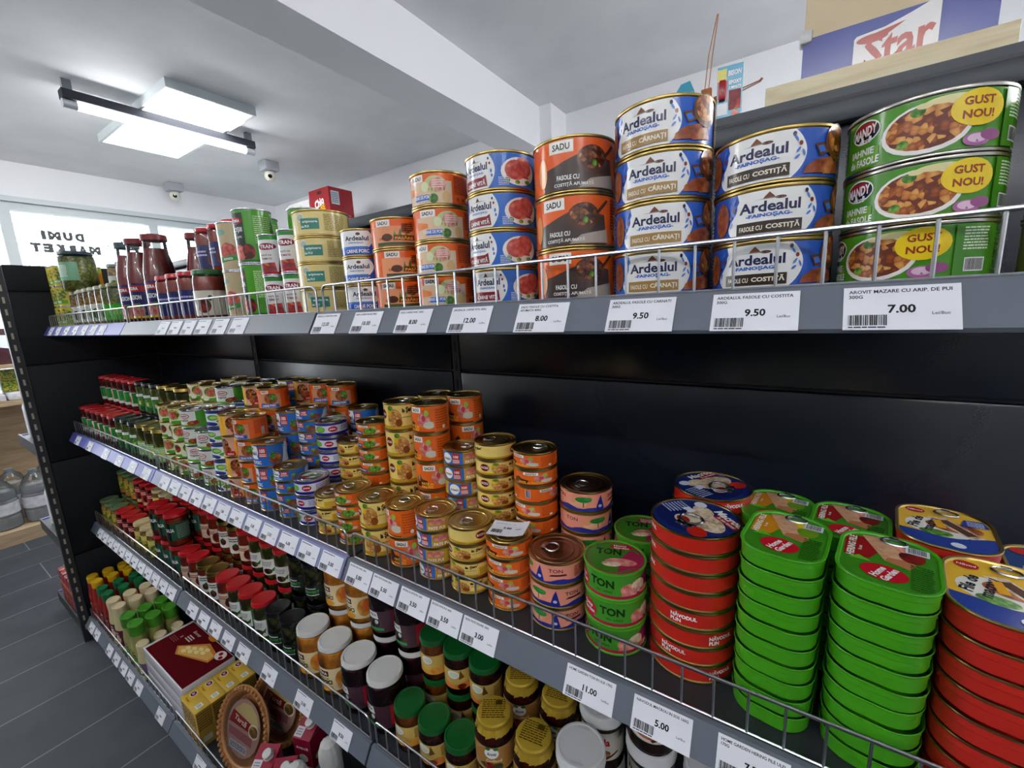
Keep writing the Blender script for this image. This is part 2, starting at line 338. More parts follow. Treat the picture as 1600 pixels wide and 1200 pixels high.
def build_shelf(i, z, deep, lilac, lb):
    t = thing('gondola_shelf', lb, 'shelf', (i, 0, z), group='dark metal shelves of the gondola')
    fy = -.352 - deep
    m = MB().box(.004, .996, fy, -.002, -.004, 0, anthd).box(.004, .996, fy + .004, fy + .008, -.03, -.004, anthd).box(.004, .996, -.02, -.002, -.03, -.004, anthd)
    m.obj('deck', t)
    pr = strip_profile(deep); n = len(pr)
    m = MB().add([(.003, y, q) for y, q in pr] + [(.997, y, q) for y, q in pr], [tuple(range(n)), tuple(range(2 * n - 1, n - 1, -1))] + [(k, (k + 1) % n, (k + 1) % n + n, k + n) for k in range(n)], (strip_refl, strip_refl_pale)[i + 2] if lilac else strip_m)
    m.obj('price_strip', t, ang=20)
    for x in (.03, .97):
        MB().add([(x + s, y, q) for s in (-.002, .002) for y, q in ((-.004, -.005), (fy + .06, -.005), (fy + .06, -.018), (-.03, -.055), (-.004, -.055))], [(0, 1, 2, 3, 4), (9, 8, 7, 6, 5)] + [(k, k + 5, (k + 1) % 5 + 5, (k + 1) % 5) for k in range(5)], anthd).obj('bracket', t, smooth=False)
    MB().box(.45, .55, -.03, -.02, -.026, -.006, anthd).obj('rear_clip', t)
_WIRE = {}
def build_guard(i, z, deep, hh, lb):
    t = thing('wire_guard', lb, 'shelf guard', (i, -.348 - deep, z), group='chrome wire guards along the shelf fronts')
    a, b, rr = .010, .990, .012
    pts = [(a, 0, .0015)] + [(a, 0, hh - rr)] + [(a + rr * (1 - math.cos(k * math.pi / 8)), 0, hh - rr + rr * math.sin(k * math.pi / 8)) for k in range(1, 5)]
    pts += [(b - rr * (1 - math.sin(k * math.pi / 8)), 0, hh - rr + rr * math.cos(k * math.pi / 8)) for k in range(0, 5)] + [(b, 0, .0015)]
    MB().tube(pts, .0021, chrome, 8).obj('top_wire', t)
    MB().tube([(a, 0, .003), (b, 0, .003)], .0015, chrome, 6).obj('bottom_wire', t)
    n = 29; me = _WIRE.setdefault(hh, MB().tube([(0, 0, .003), (0, 0, hh - .001)], .0015, chrome, 6).mesh('upright_wire'))
    for k in range(1, n): put('upright_wire', me, t, (a + (b - a) * k / n, 0, 0))
SEC = {-2: 'far bay by the end panel', -1: 'middle bay', 0: 'nearest bay'}
LEV = ((D1, 0, .048, 'top shelf'), (D2, 0, .055, 'second shelf'), (D3, 0, .059, 'third shelf'), (D4, .09, .045, 'bottom shelf'))
for z, deep, hh, ln in LEV:
    for i in (-2, -1, 0):
        build_shelf(i, z, deep, ((i, ln) in ((-2, 'top shelf'), (-2, 'second shelf'), (-1, 'second shelf'))) , '%s of the dark gondola, %s' % (ln, SEC[i]))
        build_guard(i, z, deep, hh, 'chrome wire guard along the %s edge, %s' % (ln, SEC[i]))
t = thing('facing_gondola', 'dark shelving across the aisle facing the tins', 'shelving', (0, 0, 0))
MB().box(-3.0, 2.0, -2.42, -2.40, .05, 1.75, anth).obj('back_panel', t)
for z in (.12, .56, 1.0, 1.474): MB().box(-3.0, 2.0, -2.40, -2.02, z - .03, z, anth).obj('shelf', t)
for x in (-3.0, -2.0, -1.0, 0, 1.0, 1.97): MB().box(x, x + .03, -2.46, -2.42, 0, 1.75, anth).obj('upright', t)
MB().box(-2.98, 1.98, -2.40, -2.05, 0, .09, anthd).obj('base', t)
# ------------------------------------------------------------------ price tags
def tag_mesh(w, lines, price, digits=True):
    mb = MB(); h = 37.; mb.box(0, w * .001, 0, h * .001, -.0004, 0, paper)
    ops = [T(l, w * .04 + .0, h - 4.2 - 4.4 * k, 3.0, '2a2b33', .9) for k, l in enumerate(lines)]
    fixed = []
    for o in ops:                                       # left-align the small heading
        vs, fs, tw, th = text_mesh(o[1], o[6], o[7]); width = min(o[4] / th * tw, w * .88)
        fixed.append(('T', o[1], w * .05 + width / 2, o[3], o[4], o[5], o[6], o[7], 0, width))
    if not lines: fixed.append(LN(w * .05, h - 5, w * .6, h - 2, 1, '3a3b44'))
    if price: fixed += [T(price, w * .52, h * .47, 7.2, '1b1c22', 1.3), T('Lei/Buc', w * .84, h * .36, 2.4, '55565e', .3)]
    else: fixed += [LN(w * .4, h * .4, w * .66, h * .58, 1, '3a3b44')]
    fixed += [BC(w * .05, h * .1, w * .40, h * .34)]
    if digits: fixed += [LN(w * .05, h * .03, w * .4, h * .085, 1, '3a3b44')]
    flat_ops(mb, fixed, Matrix.Identity(4))
    return mb.mesh('price_tag', smooth='flat')
UPV = Vector((0, .018, .032)).normalized(); NRM = Vector((1, 0, 0)).cross(UPV)
def put_tag(me, x, z, deep, label, group, tilt=0., drop=0.):
    o = put('price_tag', me); p = Vector((x, -.3765 - deep, z - .0325)) + NRM * .0011 - UPV * (.001 + drop)
    o.matrix_world = Matrix(((1, 0, 0, p.x), (0, UPV.y, NRM.y, p.y), (0, UPV.z, NRM.z, p.z), (0, 0, 0, 1))) @ Matrix.Rotation(tilt, 4, 'Z')
    return tag(o, label, 'price tag', group)
G1 = 'price tags along the top shelf'
for x, L, pr, lb in ((.006, ['ARDEALUL CARNE PORC 300G'], '12.00', 'under the small blue pork tins'), (.112, ['SADU CARNE PASARE 300G'], '10.00', 'under the orange poultry tins'), (.215, ['SADU CARNE PORC 300G'], '8.00', 'under the orange pork tins'),
        (.318, ['ARDEALUL CARNE VITA 300G'], '12.00', 'under the blue beef tins'), (.424, ['SADU FASOLE CU COSTITA', 'AFUMATA 400G'], '8.00', 'under the orange bean tins'), (.538, ['ARDEALUL FASOLE CU CARNATI', '300G'], '9.50', 'under the sausage and bean tins'),
        (.638, ['ARDEALUL FASOLE CU COSTITA', '300G'], '9.50', 'under the rib and bean tins'), (.734, ['AROVIT MAZARE CU ARIP. DE PUI', '300G'], '7.00', 'under the green stew tins')):
    put_tag(tag_mesh(67, L, pr), x, D1, 0, 'white price tag reading %s lei, top shelf, %s' % (pr, lb), G1, drop=0.0005)
G2 = 'price tags along the second shelf'
for x, L, pr, lb in ((.0125, ['BUCEGI PATE PORC 200G'], '5.00', 'below the tall yellow pate tins'), (.0825, ['SADU PATE PASARE 200G'], '5.00', 'below the tall orange pate tins'), (.157, ['ARDEALUL PATE PUI 100G'], '3.50', 'below the blue and gold pate tins'),
        (.228, ['BUCEGI PATE PUI 100G'], '3.50', 'below the short yellow pate tins'), (.298, ['SADU PATE PASARE 100G'], '3.00', 'below the short orange pate tins'), (.477, ['HOME GARDEN TON IN ULEI 170G'], '11.00', 'below the green tuna tins'),
        (.567, ['NAVODUL MACROU IN SOS 160G'], '5.00', 'below the round red tins'), (.660, ['HOME GARDEN HERING FILE ULEI', '170G'], '7.50', 'below the first green fish tins')):
    put_tag(tag_mesh(67, L, pr), x, D2, 0, 'white price tag reading %s lei, second shelf, %s' % (pr, lb), G2)
_gen = {}
def gen(p):
    if p not in _gen: _gen[p] = tag_mesh(67, [], p, digits=True)
    return _gen[p]
ORD = ['first', 'second', 'third', 'fourth', 'fifth', 'sixth', 'seventh', 'eighth', 'ninth', 'tenth', 'eleventh', 'twelfth', 'thirteenth', 'fourteenth', 'fifteenth', 'sixteenth', 'seventeenth', 'eighteenth', 'nineteenth', 'twentieth']
def row_of_tags(spec, z, deep, shelf, frm):
    for k, (x, p) in enumerate(spec):
        put_tag(gen(p), x, z, deep, 'white price tag on the %s, %s tag from %s' % (shelf, ORD[k], frm), 'small price tags on the ' + shelf, random.uniform(-.008, .008))
row_of_tags([(-.075 - .078 * k, p) for k, p in enumerate(('3.00', '3.50', '6.00', '3.50', '3.00', '3.00', '1.80', '1.80', '', '', '', ''))], D2, 0, 'second shelf', 'the first bay joint')
row_of_tags([(-1.09 - x, '') for x in (0, .13, .27, .43, .64, .82)], D2, 0, 'far second shelf', 'the middle bay joint')
row_of_tags([(-.30 - x, '') for x in (0, .085, .17, .25, .33, .41)], D1, 0, 'middle top shelf', 'the bay joint')
row_of_tags([(-1.93 + x, '') for x in (0, .12, .25, .37, .49, .6, .7)], D1, 0, 'far top shelf', 'the end panel')
row_of_tags([(-.125, '8.50'), (-.275, '13.00'), (-.435, '7.50'), (-.575, '6.00'), (-.665, '6.00'), (-.75, '4.00'), (-.83, ''), (-.915, '')], D3, 0, 'third shelf', 'the nearest bay joint')
row_of_tags([(-1.09 - .074 * k, '') for k in range(12)], D3, 0, 'far third shelf', 'the middle bay joint')
row_of_tags([(-1.95, ''), (-1.87, ''), (-1.69, ''), (-1.6, ''), (-1.51, ''), (-1.43, ''), (-1.34, ''), (-1.12, ''), (-.80, '')], D4, .09, 'bottom shelf', 'the end panel')
# ------------------------------------------------------------------ food tins
def pull_tab(r, m):
    mb = MB(); w, l = r * .26, r * .42; pts = []
    for k in range(17):
        a = 2 * math.pi * k / 16; pts.append((w * math.sin(a), -l * .5 + l * .62 * math.cos(a) * (1 if math.cos(a) > 0 else .8), .0012))
    mb.tube(pts, r * .035, m, 6, cap=False)
    mb.box(-w * .75, w * .75, l * .0, l * .42, .0004, .0020, m, bev=.0004); mb.lathe([(0, .0028), (r * .07, .0026), (r * .08, .0004)], m, 10, Matrix.Translation((0, l * .3, 0)))
    return mb.mesh('pull_tab')
def tin(p):
    """meshes of one kind of round tin: body, label, lid, pull tab"""
    r, h, met = p['r'], p['h'], p.get('met', gold)
    b = MB(); q = r - .0012
    b.lathe([(0, .0022), (q - .004, .0022), (q - .002, 0), (r, .0004), (r + .0003, .0012), (r, .0024), (q, .0034), (q, h - .0034), (r, h - .0026), (r + .0003, h - .0012), (r, h - .0003), (q + .0003, h), (q - .0012, h - .0004), (q - .0016, h - .0026)], met, 48)
    l = MB(); e = q - .0017; z = h - .003
    l.lathe([(e, z + .0004), (e - .001, z), (e * .9, z), (e * .88, z + .0009), (e * .84, z + .0009), (e * .82, z), (e * .66, z - .0002), (e * .64, z + .0005), (e * .6, z + .0005), (e * .58, z - .0002), (0, z - .0002)], p.get('lidm', met), 48)
    if p.get('lidops'): draw(l, p['lidops'], r, r, lambda u, v, o: (u, v, z + .0011 + o), None, .00005)
    p['me'] = [('body', b.mesh('tin_body')), ('lid', l.mesh('tin_lid')), ('label', cyl_label(q + .0002, h - .0072, p['ops'], p['base'], .0036).mesh('tin_label', smooth=True, ang=60))]
    if p.get('tab', 1): p['me'].append(('pull_tab', pull_tab(r, p.get('tabm', silver))))
TINS = {}
def T_(name, **k): TINS[name] = k; return k
W, BK, NV = 'f2f2f0', '16161a', '1c2450'
def ardealul(banner, lines, food, ft=58):
    arch = [(-56 - 9 * math.sin(k * .52) * (1 - k / 14) + (3 if k > 9 else 0), k / 12) for k in range(13)] + [(8 + 15 * max(0, math.sin(.2 + (12 - k) * .24)) ** .8, k / 12) for k in range(12, -1, -1)]
    leaf = lambda t, v, a, c: P([(t + 3.2 * math.cos(a) * x - 1.3 * math.sin(a) * y, v + .085 * math.sin(a) * x + .035 * math.cos(a) * y) for x, y in ((-1, 0), (-.3, .8), (.5, .7), (1, 0), (.5, -.7), (-.3, -.8))], c)
    o = [P(arch, W), P([(-28, .80), (-26, .86), (-22, .95), (-18, .86), (-16, .80)], '7a3c22'), E(-12, .81, 5, .035, '5c2c1c'), P([(-36, .80), (-6, .80), (-20, .825)], '8a8a8a'), T('Ardealul', -22, .645, .24, NV, 1.3, w=56), T('-FAINOȘAG-', -22, .445, .11, '2f63c0', 2, w=42),
         E(17, .70, 1.8, .05, '8c2418'), E(11, .90, 1.7, .05, NV), leaf(15, .56, .9, '4a7fd8'), leaf(20, .5, 2., '4a7fd8'), leaf(14, .42, .6, '4a7fd8'), leaf(13, .8, 2.2, '4a7fd8'), E(-60, .5, 1.6, .045, NV), E(-56, .66, 1.6, .045, '8c2418'), leaf(-59, .32, 1.2, '4a7fd8'), leaf(-56, .84, 1., '4a7fd8')]
    if lines: o += [R(-52, .06, 8, .32, banner), T(lines[0], -38, .18, .11, 'f4ecd8', 1, w=22) if len(lines) > 1 else T(lines[0], -22, .19, .17, 'f4ecd8', 1.5, w=48)]
    if len(lines) > 1: o += [T(lines[1], -9, .19, .17, 'f4ecd8', 1.6, w=30)]
    o += [E(-72, .5, 10, .4, food), E(ft + 8, .74, 18, .38, '6a4020'), E(ft + 8, .79, 15, .3, 'beans'), P([(ft - 22, .66), (ft - 12, .7), (ft - 6, .5), (ft - 16, .42)], '6a4020'), P([(ft - 19, .61), (ft - 13, .64), (ft - 9, .52), (ft - 16, .48)], '3a78d8'), P([(ft - 32, .06), (ft - 30, .2), (ft - 20, .34), (ft - 2, .42), (ft + 6, .3), (ft + 4, .08)], food), P([(ft - 12, .04), (ft - 6, .3), (ft + 10, .36), (ft + 14, .1)], food), R(76, .02, 100, .98, banner), R(79, .66, 96, .96, W), BC(80, .68, 95, .94), LN(78, .1, 98, .6, 8, 'cfc6b4'), LN(-150, .1, -90, .9, 9, 'c8d6f0')]
    return o
T_('mandy', r=.0512, h=.0463, met=steel, base='4a9420', ops=[R(-110, 0, -74, 1, '3a7a1a'), LN(-105, .1, -80, .9, 8, 'cfe6b8'), E(-47, .74, 15, .23, W), E(-47, .74, 14, .2, BK), E(-47, .8, 11, .12, 'a01f22'), T('MANDY', -47, .74, .2, W, 1.5, .15, .12, w=25), T('FOODS', -46, .55, .08, W, 1, w=12),
    R(-62, .04, -32, .4, '6fae2c'), T('IAHNIE', -48, .34, .14, W, 1.3, w=24), T('de FASOLE', -46, .14, .15, W, 1.3, w=30), E(0, .46, 30, .46, 'f3f1e8'), E(0, .48, 27, .4, 'beans'), E(-6, .78, 5, .09, 'greens'), E(-14, .24, 4, .08, 'greens'), E(14, .9, 16, .07, 'e6dca0'), E(-2, .86, 5, .05, 'e6dca0'),
    E(34, .13, 10, .12, 'b06aa0'), E(34, .15, 7, .08, 'e6c4dc'), E(44, .2, 8, .1, '9a5088'), E(33, .68, 19, .32, 'f2d21a'), T('GUST', 33, .8, .15, '9a3a1a', 1.4, w=22), T('NOU!', 33, .57, .15, '9a3a1a', 1.4, w=22), R(54, 0, 86, 1, '3f8a1a'), LN(60, .5, 82, .95, 8, 'e2f0d2'), R(62, .1, 80, .36, W), BC(63, .12, 79, .34), LN(100, .1, 170, .9, 9, 'e2f0d2')])
T_('costita', r=.0515, h=.0463, base='2c5cc0', ops=ardealul('3a2c24', ['FASOLE CU', 'COSTIȚĂ'], 'sausage', 52))
T_('carnati', r=.0512, h=.048, base='2c62c8', ops=ardealul('a8834a', ['FASOLE CU', 'CÂRNAȚI'], 'sausage', 46))
T_('vita', r=.048, h=.0474, base='2f6cc8', ops=[P([(-56 - 9 * math.sin(k * .52) * (1 - k / 14), k / 12) for k in range(13)] + [(-4 + 13 * max(0, math.sin(.2 + (12 - k) * .24)) ** .8, k / 12) for k in range(12, -1, -1)], W), P([(-32, .82), (-28, .95), (-24, .82)], '6a3020'), P([(-40, .81), (-12, .81), (-26, .835)], '8a8a8a'), E(3, .5, 1.6, .06, '4a7fd8'), E(4, .36, 1.6, .05, '4a7fd8'), T('Ardealul', -26, .66, .22, NV, 1.2, w=46), T('-FAINOȘAG-', -26, .46, .09, '2f63c0', 1, w=34), P([(-56, .06), (-4, .06), (-6, .4), (-12, .34), (-54, .34)], '8e1f2a'), T('CARNE VITĂ', -28, .19, .17, W, 1.6, w=42), E(1, .72, 1.5, .04, '8c2418'), E(-1, .86, 1.4, .04, NV),
    E(48, .46, 30, .42, 'eceae4'), E(42, .5, 18, .3, 'beef'), E(56, .6, 16, .3, 'beef'), P([(26, .3), (66, .26), (60, .6), (34, .62)], 'beef'), E(28, .2, 4, .08, 'greens'), E(44, .14, 4, .06, 'greens'), E(62, .16, 5, .06, 'greens'), R(82, .04, 110, .5, '7a2030'), LN(14, .04, 30, .3, 5, 'cfe0f6'), LN(84, .08, 108, .46, 6, 'e6c8c8'), LN(-150, .1, -80, .9, 9, 'c8d6f0')])
T_('porc_small', r=.036, h=.045, base='2c5cc0', ops=[P([(-80, .3), (-80, 1), (16, 1)] + [(8 + 18 * max(0, math.sin(.3 + (12 - k) * .22)), .3 + .7 * k / 12) for k in range(12, -1, -1)], W), R(-80, .24, 10, .34, '4a7fd8'), E(-14, .86, 6, .06, '6a4020'), T('Ardealul', -20, .68, .2, NV, 1.2, w=66), T('FAINOȘAG', -22, .48, .09, '2f63c0', 1, w=40), T('CARNE PORC', -20, .14, .16, W, 1.5, w=64), E(26, .78, 2, .05, NV), E(30, .6, 2, .05, NV), E(76, .35, 26, .3, 'meat'), LN(120, .1, 190, .9, 8, 'c8d6f0')])
def sadu(name, foods, bottom, tagt=-40, h=.047, r=.0435):
    o = [R(tagt - 16, .74, tagt + 18, .98, 'f4f1ea'), T('SADU', tagt + 1, .86, .13, BK, 1, w=24)] + foods + bottom + [LN(42, .3, 82, .94, 10, 'a83a10'), E(50, .14, 3, .06, 'a83a10'), E(62, .14, 3, .06, 'a83a10'), E(74, .14, 4, .07, 'f0e8d8'), LN(100, .1, 180, .9, 9, 'a83a10')]
    return T_(name, r=r, h=h, base='f0641e', ops=o)
sadu('sadu_beans', [P([(-70, 0), (-70, .42), (-50, .5), (-30, .62), (-16, .7), (30, .6), (34, 0)], '4a3a34'), P([(-20, .02), (36, .02), (34, .3), (-4, .2)], 'b8a89a'), E(0, .58, 22, .28, '5c3a2c'), E(0, .62, 19, .23, 'stew'), E(2, .5, 3.5, .07, 'greens'), P([(16, .66), (34, .92), (37, .88), (20, .62)], '5a3018'), E(-72, .4, 8, .3, 'f0a060')], [T('FASOLE CU', -34, .24, .1, W, 1.3, w=30), T('COSTIȚĂ AFUMATĂ', -26, .1, .11, W, 1.3, w=54)], tagt=-44, h=.0606, r=.0503)
sadu('sadu_porc', [R(-60, 0, 38, .74, 'e8c8a4'), P([(-60, .3), (-34, .36), (-34, .5), (-60, .6)], 'f08a4a'), E(6, .62, 22, .3, 'c2cf8e'), P([(-8, .46), (-2, .8), (14, .86), (28, .66), (24, .42), (6, .36)], 'meat'), LN(0, .5, 22, .8, 4, 'f4d8cc'), E(-14, .56, 8, .16, 'dfe6b8'), P([(-40, .1), (-38, .3), (-6, .3), (-4, .1)], '2f6cc8'), T('CARNE DE PORC', -24, .22, .12, W, 1.4, w=44), E(2, .16, 9, .16, 'greens'), E(26, .2, 8, .2, 'e0b878')], [T('în suc propriu', -24, .09, .07, W, 1, w=30)], tagt=-36)
sadu('sadu_pasare', [R(-60, 0, 34, .74, 'f0a070'), P([(2, .5), (6, .8), (28, .9), (32, .62), (20, .46)], 'sausage'), LN(6, .54, 30, .84, 4, '4a2414'), P([(-14, .2), (-10, .6), (-4, .3), (2, .66), (6, .3), (16, .5), (20, .2)], 'greens'), E(-26, .32, 12, .14, '5c3a2c'), R(-50, .02, 34, .14, '4a5a3a')], [R(-12, .2, 32, .4, '6a3a14'), T('CARNE DE', -30, .28, .09, '6a2010', 1.2, w=28), T('PASĂRE', 10, .3, .14, 'ffb040', 1.5, w=38)], tagt=-36)
T_('chicken_wings', r=.0502, h=.0462, base='e9d48a', ops=[E(-36, .74, 9, .2, W), E(-36, .74, 8, .16, 'b8c4b4'), R(-36, .22, 4, .7, '3f8a78'), T('aripioare', -15, .54, .13, W, 1.4, w=32), T('de PUI', -26, .34, .11, W, 1.4, w=18), LN(14, .15, 60, .9, 10, 'a8904a'), LN(80, .1, 170, .9, 9, 'a8904a'), R(-80, .02, -44, .98, 'efe0a8')])
T_('paste', r=.0265, h=.082, met=silver, base='e6e4e2', ops=[R(-180, .9, 180, 1, '2f8a34'), E(-20, .72, 44, .09, '8e1838'), T('TRAN', -20, .72, .1, W, 1.5, w=60), T('PASTĂ DE', -26, .5, .05, '3a3a3a', 1, w=50), T('TOMATE', -26, .4, .05, '8e1838', 1.2, w=50), P([(20, 0), (30, .42), (90, .5), (120, 0)], '8e1f22'), P([(-70, 0), (-60, .28), (10, .3), (16, 0)], 'fruit print'), R(64, .04, 88, .4, '3a6a3a'), LN(130, .1, 190, .8, 12, '777777'), R(-180, 0, 180, .05, 'b01f30')])
T_('tomatoes', r=.0379, h=.1115, met=silver, base='4fa028', ops=[R(-70, .05, -6, .95, '2c3430'), E(-34, .8, 26, .07, 'a01f22'), T('TEMRA', -34, .8, .06, W, 1.4, w=34), T('ROȘII', -34, .62, .12, W, 1.5, w=44), T('DECOJITE', -36, .48, .05, W, 1, w=40), E(-34, .18, 26, .16, 'beef'), E(0, .2, 20, .15, 'redpep'), LN(24, .35, 80, .9, 14, 'c4e6a0'), R(-180, .0, 180, .04, '2c6a1c'), LN(110, .2, 180, .9, 12, 'c4e6a0')])
T_('tomatoes_tan', r=.0365, h=.11, met=silver, base='c9b48e', ops=[E(-40, .8, 20, .06, '7ab0a0'), E(-20, .38, 30, .2, 'beef'), P([(-60, .14), (10, .2), (10, .32), (-60, .26)], '3f9a4a'), T('tomate', -24, .23, .06, W, 1.3, .1, .08, w=36), LN(40, .2, 100, .9, 14, '8a7450'), E(50, .25, 14, .14, 'redpep')])
T_('vegetable_tin', r=.037, h=.082, met=silver, base='d8c83a', ops=[E(-20, .6, 40, .3, 'veg'), R(-70, .1, 20, .3, '6fae2c'), T('MIX', -30, .2, .12, W, 1.3), E(60, .4, 30, .3, 'e8861a'), R(20, .75, 90, .95, 'b8d848'), LN(110, .1, 180, .9, 9, '7a7a30')])
T_('olive_stew', r=.0505, h=.0463, base='6e7a2a', ops=[R(-60, .0, 0, 1, '8a8a3a'), LN(-55, .1, -5, .9, 9, 'e6e2b8'), E(40, .5, 30, .4, 'stew')], lidm=pm('tan lid', 'c9a878', .4))
# second shelf
def bucegi(name, h, r=.0388):
    big = h > .04
    o = [R(-180, 0, 180, .14, 'c9a020'), E(-58, .6 if big else .56, 14, .2 if big else .3, '7a1c1e'), T('BUCEGI', -58, .6 if big else .56, .1 if big else .19, W, 1.3, w=22), E(-14, .45, 24, .4, 'pate'), E(-30, .7, 7, .16, 'e8b820'), E(-26, .88, 9, .1, 'greens'), E(0, .28, 10, .16, '8a4818'),
         T("la Șan'", 28, .78, .26, BK, 2, .2, .1, w=34), T('pate de porc', 26, .5, .08, '3a6a1a', 1, w=26), LN(48, .12, 92, .68, 7, '8a6a10'), R(44, .08, 96, .72, 'edc84a'), LN(48, .12, 92, .68, 7, 'a08018'), R(70, .02, 92, .16, '9a1c28'), E(110, .5, 12, .3, '7a1c1e'), E(150, .45, 24, .4, 'pate'), T("la Șan'", 190, .7, .26, BK, 2, .2, .1, w=34)]
    return T_(name, r=r, h=h, base='f0d476', ops=o)
bucegi('bucegi_tall', .0575); bucegi('bucegi_short', .0294)
def sadupate(name, h, bottom, r=.0384):
    b = h > .04
    o = [R(-180, 0, 180, .04, '8a3210'), R(-34, .76, 6, .97, 'f4f1ea'), T('SADU', -14, .865, .12, BK, 1.2, w=28), P([(-62, .1), (-62, .45), (-48, .6), (-40, .42), (-20, .36), (-20, .1)], '4a2418'), E(14, .5, 20, .3, 'meat'), E(24, .76, 7, .12, 'a8c84a'), E(30, .3, 18, .14, 'd8d4c0'), E(14, .56, 6, .12, 'd8485a')]
    o += bottom + [R(44, 0, 150, 1, 'ee6a20'), LN(50, .12, 96, .9, 8, 'c04a12'), E(76, .18, 5, .08, 'f0e8d8'), R(112, .3, 126, .9, 'e8e4f0'), BC(113, .32, 125, .88), R(150, .76, 186, .97, 'f4f1ea'), T('SADU', 168, .865, .12, BK, 1.2, w=28), E(196, .5, 20, .3, 'meat')]
    return T_(name, r=r, h=h, base='ef6c22', ops=o)
sadupate('sadupate_tall', .0585, [T('PATE de\nPASĂRE', -22, .18, .22, 'ffb838', 1.6, w=40)], r=.0375)
sadupate('sadupate_short', .029, [T('PATE de PASĂRE', -14, .2, .22, 'ffb838', 1.6, w=66)])
sadupate('saduporc_short', .029, [R(-56, .06, -16, .4, '2c3f9a'), T('PATE PORC', -36, .22, .16, W, 1.3, w=34), E(10, .4, 22, .34, 'greens')])
T_('patepui', r=.038, h=.0302, base='c9a838', ops=[R(-90, 0, -14, 1, '3a72c4'), E(-66, .5, 17, .44, W), T('Ardealul', -66, .46, .2, NV, 1.2, w=26), R(-46, .06, -24, .94, 'c0392c'), T('100', -35, .66, .22, W, 1.4, w=15), LN(-45, .12, -25, .45, 3, W), E(14, .7, 26, .26, 'meat'), R(-14, .04, 44, .4, 'd8a02c'), T('PATE PUI', 14, .22, .24, W, 1.5, w=44), LN(50, .15, 92, .9, 7, '6a5410'), R(96, .1, 116, .9, 'e8e4f0'), BC(97, .12, 115, .88), R(120, 0, 180, 1, '3a72c4'), E(148, .5, 17, .44, W), T('Ardealul', 148, .46, .2, NV, 1.2, w=26)])
def bluepate(name, h):
    return T_(name, r=.0386, h=h, base='2f6fc4', ops=[P([(-70, .35), (-70, 1), (-22, 1), (-18, .7), (-24, .5), (-20, .35)], W), E(-46, .86, 5, .07, '6a4020'), T('Ardealul', -46, .64, .2, NV, 1.2, w=42), R(-16, .42, 12, .94, 'c0392c'), T('100', -2, .76, .2, W, 1.4, w=18), LN(-14, .46, 10, .62, 2, W), T('PATE PORC', -36, .18, .18, W, 1.4, w=52), E(40, .3, 22, .26, 'sausage'), E(30, .5, 10, .16, 'greens'), LN(70, .1, 110, .9, 8, 'a8c8f0'), R(84, .5, 108, .92, 'cfd8e8'), P([(60, 0), (70, .5), (80, 1), (96, 1), (90, .5), (98, 0)], 'd8e2f0')])
bluepate('bluepate_tall', .057); bluepate('bluepate_short', .0302)
T_('vegpate', r=.0385, h=.036, met=silver, base='dcdce8', lidops=[E(0, .1, .6, .5, 'b8c4b0'), E(.1, .1, .34, .2, '5a9a3a'), E(-.3, -.2, .34, .18, '8e2030')], ops=[R(-180, 0, 180, .22, '20248a'), R(-180, .84, 180, 1, '2a2e90'), E(-40, .52, 22, .28, 'greens'), E(-38, .52, 16, .2, '7ac04a'), E(10, .52, 16, .24, 'b02038'), T('pate', 10, .52, .18, W, 1.2, .1, w=22), LN(40, .32, 110, .76, 5, '7a80c8'), E(150, .5, 20, .24, '7ac04a')])
T_('tunapink', r=.0434, h=.036, base='f09a80', lidm=pm('brown lacquer lid', '8a6a52', .3, 1.), ops=[P([(-180, 0)] + [(-180 + k * 12, .2 + .07 * math.sin(k * 1.3) + .05 * math.cos(k * .55)) for k in range(31)] + [(180, 0)], '28308e'), T('TON', -70, .74, .2, '3a2a4a', .4, w=28), E(-24, .42, 20, .2, 'f2b48e'), E(-38, .6, 12, .16, 'eaa078'), R(-13, .25, -11, .6, '6a3a20'), E(-12, .68, 18, .16, '2c8a3a'), E(-2, .74, 8, .1, '379a40'), P([(14, .12), (34, .12), (26, .92), (20, .6)], '28308e'), E(24, .3, 4, .08, 'c8c8e8'), T('TON', 58, .72, .2, '3a2a4a', .4, w=28), P([(44, .42), (80, .46), (78, .56), (50, .52)], '5a2038'), LN(96, .3, 150, .9, 8, '8a3a30'), E(170, .45, 20, .2, 'f2b48e'), E(182, .68, 18, .16, '2c8a3a')])
T_('tunagreen', r=.0428, h=.0404, met=pm('lime enamel', '4f9e22', .35), lidm='3f7a20', tab=0, lidops=[E(0, 0, .93, .93, 'a03048'), E(-.04, .02, .86, .86, '3c8020'), P([(.1, -.8), (.8, -.4), (.86, .2), (.5, .5), (.2, 0)], 'a02850'), T('TON', -.2, .3, .36, '1c3a0c', 1.6, w=.8), E(.2, .62, .38, .16, 'b81c30'), T('Home\nGarden', .2, .62, .22, W, 1, .1, w=.5), E(.2, -.25, .5, .2, 'meat'), E(-.1, -.4, .3, .14, 'fish')],
    base='43932a', ops=[R(-180, 0, 180, .13, 'a8203c'), P([(24, .1), (40, .5), (64, .9), (100, 1), (130, .4), (130, .1)], '8e2050'), E(-72, .44, 20, .36, 'b81c30'), T('Home\nGarden', -72, .46, .4, W, 1.3, .1, w=30), T('TON', -22, .62, .36, '173a0c', 1.8, w=46), T('în ulei', -18, .3, .1, '2c5a18', 1, w=30), E(28, .4, 16, .26, 'meat'), E(48, .5, 16, .28, 'fish'), P([(14, .14), (44, .14), (46, .44), (16, .48)], 'meat'), E(64, .24, 16, .12, 'meat'), LN(100, .3, 150, .9, 8, 'c8e6b0')])
